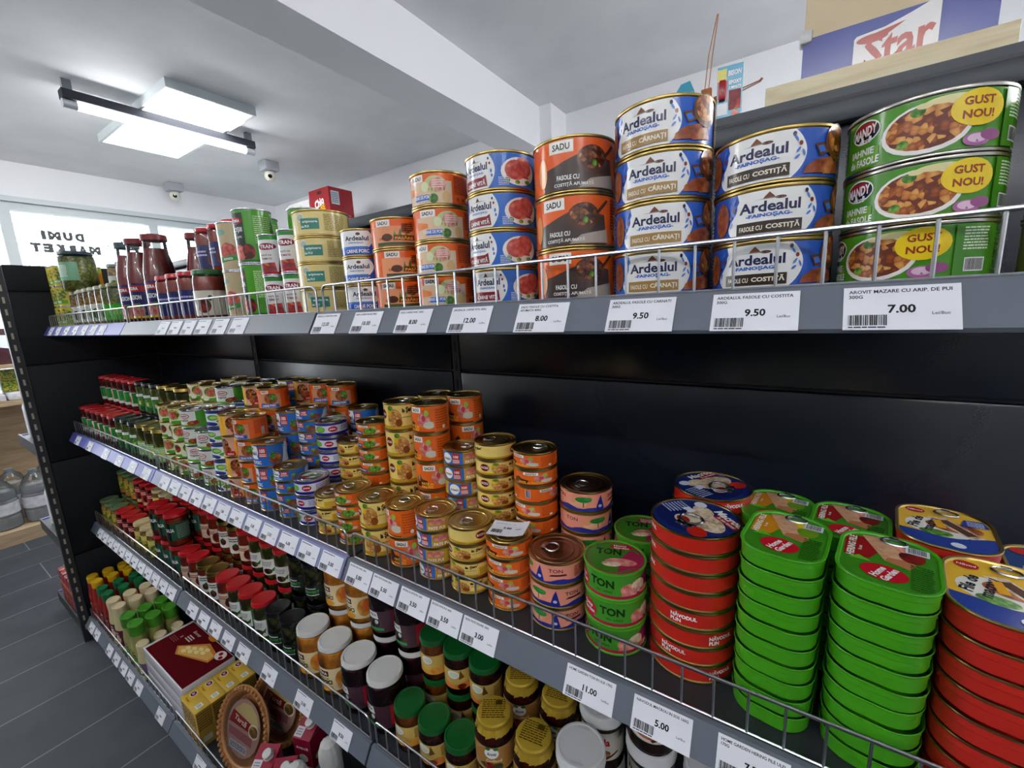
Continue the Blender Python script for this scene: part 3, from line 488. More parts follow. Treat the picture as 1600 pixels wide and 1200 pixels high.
T_('mackerel', r=.0534, h=.0245, met=gold, base='c8281c', tab=1, tabm=pm('dark tab', '6a6a70', .3, 1.), lidops=[E(0, 0, .97, .97, '1a2a6e'), E(-.1, -.3, .7, .5, '16205a'), E(.22, .1, .56, .34, 'fish'), E(-.2, .36, .3, .2, 'fish'), E(.58, -.36, .24, .2, 'c02418'), E(-.02, -.3, .24, .18, 'd8cfc0'), E(-.02, -.3, .18, .13, 'a02a20'), E(.55, .6, .2, .16, 'b02a20'), R(.1, .42, .78, .58, 'a81c28'), T('Macrou', .32, .68, .22, W, 1.6, .15, w=.86), T('în sos tomat', .44, .5, .09, W, 1, .1, w=.56), E(-.5, .5, .16, .14, 'dfe4f2'), LN(-.85, -.4, -.4, .2, 7, 'aab4d8'), R(-.5, .0, -.24, .18, 'dfe4f2')],
    ops=[T('NĂVODUL\nPLIN', -20, .5, .74, W, 1.8, w=34), T('NĂVODUL\nPLIN', 160, .5, .74, W, 1.8, w=34)])
T_('mandyveg', r=.043, h=.0537, met=silver, base='dfe3da', ops=[R(34, 0, 150, 1, '4aa028'), R(-180, 0, 34, .16, '6fae3a'), E(-10, .7, 22, .17, 'b02a30'), E(-10, .7, 19, .13, 'e6e0dc'), T('MANDY', -10, .7, .12, 'a01f28', 1.5, w=28), T('Vegetal', -14, .42, .14, '3a3a3a', 1.2, .1, w=40), E(20, .24, 20, .16, 'sausage'), E(34, .3, 10, .12, 'redpep'), LN(70, .15, 130, .85, 8, 'd8f0c0'), E(-80, .5, 20, .2, '7ac04a')])
T_('leafpate', r=.0371, h=.0466, met=silver, base='dfe4ee', ops=[R(-180, .84, 180, 1, '2c3f8a'), E(-40, .1, 40, .16, '2c3f8a'), E(-20, .55, 26, .2, '5aa83a'), E(-14, .56, 18, .11, 'a8d87a'), E(20, .3, 24, .14, '5aa83a'), E(70, .5, 20, .2, '5aa83a'), LN(100, .2, 160, .8, 7, '8a90b0')])
T_('beanstin', r=.0385, h=.0572, base='f0b83a', ops=[R(-50, 0, 20, 1, 'd8a890'), E(-26, .6, 24, .34, 'stew'), E(-14, .3, 20, .26, 'sausage'), P([(-30, 0), (22, 0), (18, .24), (-10, .3)], 'b81f24'), T('FASOLE', 0, .1, .1, W, 1.2, w=26), R(20, 0, 70, 1, 'f0b020'), E(100, .5, 30, .36, 'stew'), E(190, .5, 24, .3, 'veg')])
T_('porktin', r=.039, h=.057, base='ee6420', ops=[R(-46, .8, -14, .96, 'f4f1ea'), T('SADU', -30, .88, .1, BK, 1.2, w=24), R(-56, 0, 28, .76, 'd89a70'), E(-8, .52, 24, .3, 'sausage'), E(0, .6, 12, .2, 'greens'), P([(-52, .06), (20, .02), (20, .2), (-50, .28)], '2f5ab8'), T('CARNE PORC', -18, .14, .12, W, 1.5, w=52), LN(46, .2, 96, .9, 8, 'b83c10'), R(70, .1, 84, .5, 'c8b0a0')])
T_('salad', r=.04, h=.0537, met=gold, base='e6e2b8', ops=[E(-46, .6, 20, .28, 'stew'), E(-46, .62, 14, .2, 'redpep'), E(14, .62, 30, .34, 'veg'), E(14, .6, 20, .24, 'beef'), R(-180, 0, 180, .2, '4aa028'), E(-12, .16, 14, .12, 'e6e8dc'), R(-120, .0, -74, 1, 'dfe6ee'), P([(44, .2), (60, .9), (90, .9), (80, .2)], 'd8c830'), E(90, .8, 14, .14, BK), E(120, .5, 30, .3, 'veg')])
for k, p in TINS.items(): tin(p)
def copies(meshes, root):
    for n, me in meshes: put(n, me, root)
def tier_word(i, n):
    if n == 1: return ''
    if i == n - 1: return 'topmost in'
    if i == 0: return 'lowest in'
    return ORD[n - 1 - i] + ' down in'
def stack(kind, name, cat, look, where, X, Y, z, n, rots=(0,), jit=.0005, group=None, tab=None, skip=0):
    p = TINS[kind]; hh = p['h'] + .0002
    for i in range(n):
        rt = rots[i % len(rots)]
        lb = '%s, %s %s' % (look, tier_word(i, n), where) if n > 1 else '%s, alone in %s' % (look, where)
        jx, jy = random.uniform(-jit, jit), random.uniform(-jit, jit)
        o = thing(name, lb, cat, (X + jx, Y + jy, z + .0003 + i * hh), math.radians(rt), group)
        top = i == n - 1
        for nm, me in p['me']:
            if nm == 'pull_tab':
                if top:
                    q = put(nm, me, lid, (0, p['r'] * .35, p['h'] - .0022)); q.matrix_local = Matrix.Rotation(tab if tab is not None else random.uniform(0, 6.28), 4, 'Z') @ Matrix.Translation((0, p['r'] * .36, p['h'] - .0021))
            elif nm == 'lid':
                if top: lid = put(nm, me, o)
            else: put(nm, me, o)
# top shelf, from the nearest stack along the row
GT = 'tins stacked on the top shelf'
stack('mandy', 'food_tin', 'food tin', 'green bean stew tin with yellow burst', 'the nearest green stack', .783, -.284, D1, 3, (-34, -9, -8), group=GT)
stack('olive_stew', 'food_tin', 'food tin', 'olive tin with fine print', 'the stack behind the green stew tins', .905, -.262, D1, 3, (20, 40, 10), group=GT)
stack('costita', 'food_tin', 'food tin', 'blue rib and bean tin with dark banner', 'stack beside green stew tins', .676, -.284, D1, 3, (12, 23, 9), group=GT)
stack('carnati', 'food_tin', 'food tin', 'blue sausage and bean tin, gold banner', 'the four-high top shelf stack', .570, -.284, D1, 4, (27, 28, 23, 11), group=GT)
stack('sadu_beans', 'food_tin', 'food tin', 'orange bean tin with clay bowl', 'the top shelf bean stack', .464, -.284, D1, 3, (44, 36, 50), group=GT)
stack('vita', 'food_tin', 'food tin', 'blue beef tin with wine banner', 'the tall beef stack', .356, -.287, D1, 4, (27, 14, 20, 16), group=GT)
stack('sadu_porc', 'food_tin', 'food tin', 'orange pork tin with onion and herbs', 'stack beside the beef stack', .247, -.2905, D1, 4, (45, 27, 47, 27), group=GT)
stack('sadu_pasare', 'food_tin', 'food tin', 'orange poultry tin with grilled meat', 'the three-high poultry stack', .150, -.2905, D1, 3, (50, 64, 49), group=GT)
stack('porc_small', 'food_tin', 'food tin', 'small blue pork tin', 'the stack beside the poultry tins', .0685, -.298, D1, 3, (60, 50, 55), group=GT)
stack('chicken_wings', 'food_tin', 'food tin', 'pale yellow chicken wing tin', 'the wide yellow stack', -.066, -.284, D1, 4, (52, 48, 50, 48), group=GT)
stack('paste', 'food_tin', 'food tin', 'slim tomato paste tin, green rim', 'the pair beside the yellow stack', -.1445, -.3, D1, 2, (52, 49), group=GT)
stack('paste', 'food_tin', 'food tin', 'slim tomato paste tin, green rim', 'the pair beside the tall green tins', -.219, -.3, D1, 2, (58, 54), group=GT)
stack('tomatoes', 'food_tin', 'food tin', 'tall green peeled tomato tin', 'the pair in the front row', -.290, -.297, D1, 2, (20, 40), group=GT)
stack('tomatoes', 'food_tin', 'food tin', 'tall green peeled tomato tin', 'the pair beside the tan tins', -.352, -.25, D1, 2, (36, 50), group=GT)
stack('tomatoes', 'food_tin', 'food tin', 'tall green tomato tin', 'the pair behind the paste tins', -.205, -.225, D1, 2, (80, 90), group=GT)
stack('tomatoes_tan', 'food_tin', 'food tin', 'tall tan tomato tin', 'the pair beside the glass bottles', -.431, -.272, D1, 2, (40, 54), group=GT)
for k, (x, y) in enumerate(((-1.93, -.30), (-1.85, -.30), (-1.93, -.218), (-1.85, -.218))):
    stack('vegetable_tin', 'vegetable_tin', 'food tin', 'yellow and green vegetable tin', ('the corner column by the end panel', 'the second column from the end panel', 'the rear corner column', 'the rear second column')[k], x, y, D1, 3, (60, 50, 70), group='yellow vegetable tins on the top shelf')
# second shelf
GP = 'small tins stacked on the second shelf'
def pair(kind, name, cat, look, wf, X, Y, n, nb, XB=None, YB_=None, rf=(0,), rb=None, tab=None):
    stack(kind, name, cat, look, 'front stack ' + wf, X, Y, D2, n, rf, group=GP, tab=tab)
    if nb: stack(kind, name, cat, look, 'rear stack ' + wf, X if XB is None else XB, -.2 if YB_ is None else YB_, D2, nb, rb or rf, group=GP)
pair('tunagreen', 'tuna_tin', 'fish tin', 'green and crimson tuna tin', 'near the red tins', .513, -.279, 3, 3, .524, -.186, (12, 36, 18), tab=0)
pair('tunapink', 'tuna_tin', 'fish tin', 'pink tuna tin with blue sail', 'of pink tuna', .422, -.2805, 3, 5, .43, -.188, (-2, -2, -33), (30, 50, 40, 62, 30), tab=2.2)
pair('sadupate_short', 'pate_tin', 'pate tin', 'short orange poultry pate tin', 'by the pink tuna', .339, -.287, 4, 8, .343, -.203, (10, 10, 8, 24), (0, 0, 0, -5, -5, -110, 32, -5), tab=2.)
pair('bucegi_short', 'pate_tin', 'pate tin', 'short yellow maroon-oval pate tin', 'beside short orange ones', .259, -.287, 4, 8, .26, -.203, (20, 10, 28, 125), (58, 54, 58, 60, 56, 58, 60, 150), tab=1.)
pair('patepui', 'pate_tin', 'pate tin', 'blue and gold chicken pate tin', 'next to tall orange', .1815, -.288, 4, 7, .181, -.203, (44, 20, 41, 30), (55, 50, 40, 55, 74, 55, 55), tab=2.5)
pair('sadupate_tall', 'pate_tin', 'pate tin', 'tall orange poultry pate tin', 'of tall orange', .105, -.2905, 2, 5, .104, -.206, (38, -15), (20, 20, 41, 9, 9), tab=1.2)
stack('sadupate_tall', 'pate_tin', 'pate tin', 'tall orange poultry pate tin', 'the hindmost stack against the panel', .122, -.118, D2, 5, (60, 20, 40), group=GP)
pair('bucegi_tall', 'pate_tin', 'pate tin', 'tall yellow pate tin with fried bread', 'of tall yellow', .027, -.2925, 2, 5, .02, -.203, (37, 37), (40, 40, 52, 52, 36), tab=2.4)
stack('bucegi_tall', 'pate_tin', 'pate tin', 'tall yellow pate tin', 'the hindmost yellow stack', .036, -.118, D2, 5, (60, 20, 40), group=GP)
pair('saduporc_short', 'pate_tin', 'pate tin', 'short orange pork pate tin', 'beside tall yellow', -.053, -.2905, 4, 8, -.082, -.2, (30, 10, 20, 0), (0, 20, 40, -20, 30, 14, 20, 26), tab=2.)
pair('bucegi_short', 'pate_tin', 'pate tin', 'short yellow pate tin', 'beside vegetable pate', -.132, -.288, 3, 6, -.163, -.2, (30, 0, -20), (40, 10, 0, 30, 20, 10))
pair('vegpate', 'pate_tin', 'pate tin', 'white and navy vegetable pate tin', 'of vegetable pate', -.212, -.287, 3, 6, -.245, -.2, (20, 0, 30), (60, 20, 40, 10, 30, 50))
pair('bluepate_short', 'pate_tin', 'pate tin', 'short blue pork pate tin', 'of short blue ones', -.292, -.29, 4, 8, -.325, -.2, (30, 10, 20, 40), (20, 40, 10, 30))
pair('bluepate_tall', 'pate_tin', 'pate tin', 'tall blue pork pate tin', 'of tall blue ones', -.372, -.294, 3, 4, -.403, -.21, (20, 30, 40), (30, 50, 20))
pair('porktin', 'pate_tin', 'pate tin', 'tall orange pork tin', 'beside tall blue', -.452, -.294, 4, 5, -.484, -.21, (40, 20, 50, 30), (60, 30))
pair('beanstin', 'food_tin', 'food tin', 'amber bean tin with red wedge', 'of amber tins', -.532, -.294, 4, 5, -.5665, -.21, (30, 70, 30, 80), (60, 30))
pair('leafpate', 'food_tin', 'food tin', 'white tin with green leaves', 'of leaf-printed tins', -.611, -.294, 5, 5, -.6445, -.21, (30, 50, 40), (60, 30))
stack('mandyveg', 'food_tin', 'food tin', 'white and green vegetable tin', 'the three-high front stack', -.700, -.2885, D2, 3, (30, 20, 40), group=GP)
pair('mandyveg', 'food_tin', 'food tin', 'white and green vegetable tin', 'with open green side', -.790, -.2885, 4, 5, -.755, -.2, (10, 50, 20, 30), (40,))
pair('salad', 'food_tin', 'food tin', 'cream tin with salad bowl print', 'by green vegetable tins', -.880, -.292, 4, 5, -.86, -.205, (20, 60, 30, 10), (40, 10))
pair('salad', 'food_tin', 'food tin', 'cream tin with salad bowl print', 'by pickle jars', -.965, -.292, 4, 5, -.955, -.205, (40, 10, 60, 20), (40, 10))
for k, x in enumerate((-.95, -.85, -.76, -.66, -.575, -.49, -.41, -.325, -.24, -.155)):
    kd = ('salad', 'salad', 'mandyveg', 'leafpate', 'bluepate_tall', 'beanstin', 'porktin', 'porktin', 'bluepate_tall', 'vegpate')[k]
    stack(kd, 'food_tin', 'food tin', 'tin with a bare metal top', '%s hindmost stack from the pickle jars' % ORD[k], x, -.106, D2, 4 if k > 7 else 5, (60, 30), group='tins against the back panel')
# ------------------------------------------------------------------ pressed fish tins with rounded corners
def rrect(a, b, r, n=8):
    return [(sx * (a - r) + r * math.cos(q), sy * (b - r) + r * math.sin(q)) for sx, sy, q0 in ((1, 1, 0), (-1, 1, 1), (-1, -1, 2), (1, -1, 3)) for k in range(n + 1) for q in ((q0 + k / n) * math.pi / 2,)]
def pressed_tin(a, b, r, h, side, rim, topm, ops, tabm, tabpos):
    bd = MB(); lv = [(-.0035, .0), (-.002, .0008), (-.0016, .002), (-.0016, h * .55), (-.0010, h * .58), (-.0012, h - .003), (0., h - .0024), (.0004, h - .0012), (0, h)]
    rings = [[(x, y, z) for x, y in rrect(a + d, b + d, r + d)] for d, z in lv]; n = len(rings[0])
    for i in range(len(rings) - 1):
        bd.add(rings[i] + rings[i + 1], [(k, (k + 1) % n, (k + 1) % n + n, k + n) for k in range(n)], rim if i >= 5 else side)
    bd.add(rings[0], [tuple(range(n))[::-1]], side)
    top = MB(); r0 = [(x, y, h) for x, y in rrect(a, b, r)]; r1 = [(x, y, h - .0004) for x, y in rrect(a - .0025, b - .0025, r - .0025)]; r2 = [(x, y, h - .002) for x, y in rrect(a - .0035, b - .0035, r - .0035)]
    top.add(r0 + r1, [(k, (k + 1) % n, (k + 1) % n + n, k + n) for k in range(n)], rim); top.add(r1 + r2, [(k, (k + 1) % n, (k + 1) % n + n, k + n) for k in range(n)], rim); top.add(r2, [tuple(range(n))], topm)
    clip = []
    draw(top, ops, .001, .001, lambda u, v, o: (u, v, h - .0019 + o), None)
    tb = MB(); pts = [(.0105 * math.sin(k * math.pi / 8) * 1., .007 * math.cos(k * math.pi / 8), .0012) for k in range(17)]
    tb.tube(pts, .0014, tabm, 6, cap=False).box(-.004, .004, .005, .011, .0002, .002, tabm, bev=.0005)
    return [('body', bd.mesh('fish_body')), ('lid', top.mesh('fish_lid')), ('pull_tab', tb.mesh('fish_tab')), tabpos, h]
GREEN = pm('lime lacquer', '45a018', .33, spec=.5)
def hering(side, word, acc):
    return pressed_tin(.0395, .0545, .030, .0205, GREEN, GREEN, '3c8a1e', [P([(-34, -8), (-35, 30), (-29, 40), (-12, 40), (-6, 16), (-14, -6)], acc), T(word, -29, 15, 6.4, 'f2eee0', 1.5, 0, math.pi / 2), T('în sos' if side else 'în ulei', -22, 13, 3, 'f2eee0', 1, 0, math.pi / 2), P([(-22, 44), (-6, 49), (22, 2), (16, -8), (-2, -2)], 'fillet'), P([(-2, -2), (16, -8), (22, 2), (12, 9), (0, 6)], 'b87a52'), LN(-14, 30, 0, 42, 3, 'c49a78'), E(18, 20, 10, 14, 'redpep' if side else '6f9a20'), E(9, 31, 8, 6, 'meat' if side else 'd8c020'), P([(-22, 44), (-6, 49), (10, 22), (-12, 20)], 'fillet'),
        E(-2, -27, 18, 15, 'c01828'), T('Home\nGarden', -2, -27, 15, W, 1.6, .1, 1.25), P([(-30, -14), (-12, -12), (-22, -4)], '6ac030'), LN(17, -44, 33, 4, 12, '1f5a10'), R(13, 26, 31, 40, 'd8dce0'), BC(15, 28, 29, 39)], silver, (.004, .042))
H_OIL = hering(0, 'HERING FILE', 'd08a1c'); H_SOS = hering(1, 'HERING FILE', '9a1a1c')
def filet(base, ops): return pressed_tin(.0425, .0585, .034, .0245, pm('red lacquer', 'c0281e', .35), gold, base, ops, silver, (.004, .042))
F_MAC = filet('e8b838', [P([(-40, -20), (-40, -34), (-26, -52), (-10, -55), (10, -55), (28, -50), (40, -34), (40, -6), (0, -24)], '24409a'), E(-4, -2, 30, 24, 'e6e4dc'), E(8, 6, 24, 14, 'sausage'), P([(-14, 24), (2, 30), (32, -10), (20, -18)], 'fish'), P([(-6, 20), (4, 24), (26, -6), (18, -12)], '5a3a2c'), E(-8, -18, 14, 8, 'greens'), T('File de\nmacrou', -18, 4, 22, '22242c', 1.4, .1, math.pi / 2 - .2), P([(-6, -4), (2, -2), (-2, 20), (-9, 18)], 'e8a820'), E(-24, 38, 9, 8, 'b82a20'), T('Năvod', -24, 38, 4, W, 1, .1), T('160 g', 26, 28, 4, W, 1), P([(14, 14), (38, 20), (34, 38), (18, 34)], '24409a'), LN(20, 18, 34, 34, 5, 'c8d0e8'), E(8, -42, 6, 6, 'dfe4f2')])
F_BLUE = filet('1f3f78', [E(6, 0, 26, 24, '2c5a9a'), P([(-8, 30), (8, 34), (34, -6), (22, -16)], 'fish'), P([(-30, -10), (-8, -20), (4, 30), (-14, 36)], 'b01c2c'), T('Macrou\nfile', -20, 8, 15, W, 1.5, .1, math.pi / 2 - .2), E(22, 30, 10, 8, 'redpep'), LN(8, -46, 30, -26, 6, 'c8d0e8'), E(-24, 40, 9, 8, 'b82a20')])
def fish_stack(S, look, where, X, Y, n, rot, name='fish_tin'):
    for i in range(n):
        o = thing(name, '%s, %s %s' % (look, tier_word(i, n) if n < 10 else tier_word(i, n) if i >= n - 9 or i == 0 else '', where), 'fish tin', (X + random.uniform(-.0008, .0008), Y + random.uniform(-.0008, .0008), D2 + .0003 + i * (S[4] + .0002)), rot, 'pressed fish tins')
        for nm, me in S[:3]:
            if i < n - 1 and nm != 'body': continue
            if nm == 'pull_tab': put(nm, me, lid, (S[3][0], S[3][1], S[4] - .0018))
            else: lid = put(nm, me, o)
fish_stack(H_OIL, 'lime green oblong herring tin', 'the front stack beside the round red tins', .7085, -.272, 10, -.14)
fish_stack(H_OIL, 'lime green oblong herring tin', 'the rear stack beside the round red tins', .700, -.156, 9, -.12)
fish_stack(H_SOS, 'lime green oblong herring tin', 'the front stack nearest the camera', .7935, -.280, 10, -.16)
fish_stack(H_SOS, 'lime green oblong herring tin', 'the rear stack nearest the camera', .776, -.160, 9, -.14)
fish_stack(F_MAC, 'red oblong tin, yellow-blue top', 'the front stack at the frame edge', .879, -.277, 8, -.16)
fish_stack(F_MAC, 'red oblong tin, yellow-blue top', 'the rear stack behind green tins', .862, -.152, 8, -.14)
fish_stack(F_BLUE, 'red oblong fish tin with blue top', 'the rear corner stack', .953, -.165, 7, -.12)
stack('mackerel', 'mackerel_tin', 'fish tin', 'round red mackerel tin', 'the front stack of round red tins', .6115, -.2595, D2, 8, (72, 6, 70, 20, 120, -45, -45, -45), group=GP, tab=3.6)
stack('mackerel', 'mackerel_tin', 'fish tin', 'round red mackerel tin', 'the rear stack of round red tins', .615, -.148, D2, 8, (40, 60), group=GP, tab=3.6)
tp = MB()
nn = 10; tw, tl = .031, .021
gv = [(x * tw, y * tl, .002 + .010 * max(0, x) ** 2 * .6 + .002 * (y > .5)) for y in (-1, -.5, 0, .5, 1) for x in (-1, -.6, -.2, .2, .6, 1)]
tp.add(gv, [(j * 6 + i, j * 6 + i + 1, j * 6 + i + 7, j * 6 + i + 6) for j in range(4) for i in range(5)], paper)
draw(tp, [T('5.00', -2, 2, 6, '1b1c22', 1.2), BC(-26, -14, -8, -4), LN(-26, 13, 14, 16, 1, '3a3b44'), LN(12, -2, 22, 1, 1, '55565e')], .001, .001, lambda u, v, o: (u, v, .0026 + .0060 * max(0, u / tw) ** 2 + o), None)
o = tp.obj('price_tag', smooth='flat'); o.location = (.339, -.287, D2 + 4 * .0292 + .0004); o.rotation_euler = (0, 0, .25); tag(o, 'loose curled price tag lying on an orange pate tin', 'price tag')
# ------------------------------------------------------------------ jars and bottles
def jar(r, h, lidm, content, base=None, ops=(), z0=.2, z1=.68, rl=None, fill=.86, lidh=.0125, shoulder=.84, lidops=None, neck=None, waist=0., foil=False):
    """screw-top glass jar: shell, contents, lid, label"""
    rl = rl or r * .92; zl = h - lidh; rn = rl - .0018; zs = h * shoulder
    g = MB(); pr = [(0, .002), (r * .86, 0), (r * .97, .003), (r, .009)]
    if waist: pr += [(r * (1 - waist), h * .3), (r * (1 - waist), h * .5)]
    pr += [(r, zs - r * .2), (r * .985, zs - r * .06), ((r + rn) / 2, zs + (zl - zs) * .45), (rn, zl - .003), (rn, h - .004)]
    g.lathe(pr, glass, 32)
    c = MB(); k = .0013; zf = h * fill; cp = [(0, .004)] + [(max(0, a - k), max(z, .004)) for a, z in pr[1:]]
    out = [cp[0]]
    for (a0, q0), (a1, q1) in zip(cp, cp[1:]):
        if q1 >= zf:
            t = (zf - q0) / max(1e-6, q1 - q0); out.append((a0 + (a1 - a0) * t, zf)); break
        out.append((a1, q1))
    out.append((0, zf)); c.lathe(out, content, 32)
    l = MB()
    if foil:
        l.lathe([(rl + .0015, zl - .010), (rl + .0005, zl - .004), (rl, zl), (rl + .0008, h - .004), (rl - .001, h - .0008), (rl - .004, h), (0, h)], lidm, 24)
        for q in range(24):
            a = q * 2 * math.pi / 24; l.add([((rl + .001) * math.sin(a - .12), -(rl + .001) * math.cos(a - .12), zl), ((rl + .003 + .002 * (q % 2)) * math.sin(a - .14), -(rl + .003 + .002 * (q % 2)) * math.cos(a - .14), zl - .011 - .002 * (q % 3)), ((rl + .0045) * math.sin(a + .16), -(rl + .0045) * math.cos(a + .16), zl - .010), ((rl + .001) * math.sin(a + .14), -(rl + .001) * math.cos(a + .14), zl)], [(0, 1, 2, 3)], lidm)
    else:
        l.lathe([(rn + .0004, zl + .001), (rl, zl), (rl + .0004, zl + .0025), (rl - .0002, zl + .0035), (rl - .0002, h - .003), (rl - .0012, h - .0008), (rl - .003, h), (rl * .86, h - .0002), (rl * .84, h - .0012), (rl * .3, h - .0012), (0, h - .001)], lidm, 32)
    if lidops: draw(l, lidops, rl, rl, lambda u, v, o: (u, v, h + .0002 + o), None)
    me = [('glass_body', g.mesh('jar_glass')), ('contents', c.mesh('jar_contents')), ('lid', l.mesh('jar_lid'))]
    if base: me.append(('label', cyl_label(r * (1 - waist) + .0005, h * (z1 - z0), list(ops), base, h * z0).mesh('jar_label', ang=60)))
    return dict(me=me, h=h, r=r)
RED = pm('red lid', 'b8161e', .3); DKL = pm('black lid', '101216', .25); GRL = pm('green lid', '0f5a24', .35); WHL = pm('white lid', 'd2d2d0', .4); GLD = pm('gold lid', '9a8440', .3, 1.); CRL = pm('cream lid', 'c9b98a', .4); FOIL = pm('yellow foil', 'c9a838', .35, .35); YEL = pm('yellow cap', 'e0b012', .4); BEI = pm('beige cap', 'd9c8a0', .45); LGR = pm('leaf green cap', '3f8a1a', .4); NUTL = pm('pearl lid', 'c9cacc', .4)
def lab(s, c1=BK, pic='veg', bg2=None):
    o = [E(14, .4, 30, .34, pic)]
    if bg2: o = [R(20, 0, 120, 1, bg2), LN(30, .15, 100, .85, 7, 'dfe8d8')] + o
    return o + ([T(s, -22, .74, .16, c1, 1.3, w=52)] if s else [LN(-56, .62, 6, .86, 2, c1)])
J = {}
J['peach'] = jar(.0425, .130, WHL, 'peach', 'ecd8a8', [R(-66, .66, -12, .9, '5c1618'), T('PEDRA', -38, .78, .13, W, 1.2, w=42), T('COMPOT DE', -34, .56, .07, '3a2a1a', 1, w=44), T('PIERSICI', -30, .4, .2, '241a12', 1.5, w=54), E(32, .5, 24, .4, 'peach'), E(40, .6, 12, .3, 'd8641c'), E(-30, .14, 30, .16, 'e8a02c')], .14, .6, rl=.0395, fill=.93)
J['cherry'] = jar(.0425, .130, WHL, 'cherry', '4a2a38', [R(30, .1, 80, .95, 'a01c28'), P([(-56, .64), (-16, .64), (-20, .95), (-52, .95)], 'd8dcd8'), T('PEKA', -36, .82, .12, '2c4a3a', 1.2, w=28), E(-30, .42, 18, .2, '241018'), E(-24, .5, 7, .1, 'c8d0c8'), R(-50, .1, 0, .22, '2c9a48'), LN(90, .1, 160, .9, 8, 'c8b0b8')], .14, .58, rl=.0395, fill=.93)
J['jam'] = jar(.034, .100, GRL, 'jam', 'd0b060', [E(-20, .74, 22, .2, W), E(-20, .74, 18, .14, 'd8e0d0'), P([(0, .5), (20, .6), (6, 1)], '6a4a10'), P([(-60, 0), (-60, .36), (-20, .2), (30, .4), (60, .3), (60, 0)], 'e08a40'), E(10, .14, 16, .14, 'redpep'), LN(40, .4, 90, .9, 7, '7a5c1c')], .2, .66, rl=.0335)
J['apricot'] = jar(.034, .100, GRL, 'apricot', 'd8b860', [E(-20, .74, 22, .2, W), E(-20, .74, 18, .14, 'd8e0d0'), P([(-60, 0), (-60, .36), (-20, .2), (30, .4), (60, .3), (60, 0)], 'e8a848'), E(10, .2, 16, .18, 'peach'), LN(40, .4, 90, .9, 7, '7a5c1c')], .2, .66, rl=.0335)
J['foil'] = jar(.0365, .100, FOIL, 'jam', 'b58a50', [E(0, .5, 60, .5, 'a87a40'), E(-6, .74, 20, .22, W), T('Arovit', -6, .72, .14, '2c3a2c', 1.3, .1, w=26), E(-16, .94, 7, .07, '2c7a2c'), E(6, .94, 7, .07, '2c7a2c'), T('Confitură', 0, .44, .13, 'f0d8a0', 1, .2, w=44), E(-12, .2, 14, .16, 'redpep'), E(10, .18, 14, .16, 'olives'), P([(-44, .2), (-26, .34), (-24, .1)], '3a5a2a')], .14, .62, rl=.0300, fill=.78, lidh=.011, shoulder=.70, foil=True, lidops=[LN(-.7, -.55, .7, .7, 9, '5c4610'), R(.1, .3, .5, .6, '4a3a10')])
J['nutella'] = jar(.0385, .110, NUTL, pm('hazelnut cream', '2c160c', .3), 'e6e2d8', [T('n', -45, .68, .2, BK, 1.8), T('utella', -8, .68, .28, 'c01c1c', 1.8, w=52), E(-10, .26, 30, .16, 'sausage'), E(-26, .36, 14, .14, '8a5a2c'), P([(0, .1), (40, .3), (44, .26), (6, .04)], '5c2c14'), E(50, .5, 10, .2, 'e8e4e0'), LN(80, .1, 160, .9, 8, '8a8480')], .22, .72, rl=.0395, fill=.9, lidh=.021, waist=.05,
    lidops=[T('nutella', 0, .72, .13, 'b4b5b8', .6), T('nutella', 0, -.74, .13, 'b4b5b8', .6)])
J['redpickle'] = jar(.0325, .121, RED, 'pickle', 'e4e6e0', [R(24, 0, 150, 1, '2c7a3a'), LN(34, .1, 110, .9, 8, 'a8d0a8'), LN(-56, .55, 6, .86, 3, '8a8a8a'), E(-20, .24, 26, .18, 'olives'), P([(-2, .3), (20, .5), (14, .2)], '2c7a2c')], .16, .58, rl=.033)
J['redtomato'] = jar(.0325, .121, RED, 'sauce', 'd8c0a8', lab('', '8a2418', 'redpep', '3f6a2a'), .16, .6, rl=.033)
J['goldsauce'] = jar(.0325, .119, GLD, 'sauce', 'e6e4dc', [R(30, 0, 140, 1, '4c8a3a'), LN(-56, .66, 16, .92, 2, '3a3a3a'), E(-16, .36, 20, .2, '5c1c20'), P([(-30, .5), (-10, .62), (-6, .3)], '2c5a2c')], .22, .72, rl=.0335)
J['blackolive'] = jar(.0325, .123, DKL, 'olives', '1c2620', [T('PERFECT', -10, .5, .2, '4ab04a', 1.4, w=66), LN(-44, .66, 10, .84, 1, 'c8d0c8'), LN(-44, .2, 20, .34, 1, 'c8d0c8'), E(60, .5, 20, .3, 'olives')], .18, .5, rl=.033)
J['zaclid'] = jar(.034, .121, RED, 'sauce', '2c5a44', [R(-60, 0, -20, 1, '16241c'), T('SALSA', -26, .6, .2, W, 1.3, w=50), LN(10, .1, 90, .9, 9, '7a9a88')], .2, .74, rl=.035)
J['cream'] = jar(.034, .112, CRL, 'zacusca', 'd0b03a', [E(-10, .5, 34, .34, 'veg'), R(-60, .7, 40, .95, 'e0cf7a'), E(50, .4, 20, .2, 'redpep')], .1, .74, rl=.0335)
J['redveg'] = jar(.034, .112, RED, 'redpep', 'b84a3a', [E(-10, .45, 34, .34, 'redpep'), R(-60, .62, 40, .95, 'a8242c'), LN(-50, .68, 30, .9, 2, 'f0d8c8'), E(50, .4, 20, .2, 'd8a050'), R(-40, .04, 30, .22, 'd8c090')], .1, .74, rl=.0335)
J['greenveg'] = jar(.034, .112, pm('sage lid', '5f7a52', .4), 'zacusca', 'b8a24a', [E(-10, .5, 34, .34, 'veg'), R(-60, .04, 40, .26, 'c87a2c'), E(50, .4, 20, .2, 'zacusca')], .1, .74, rl=.0335)
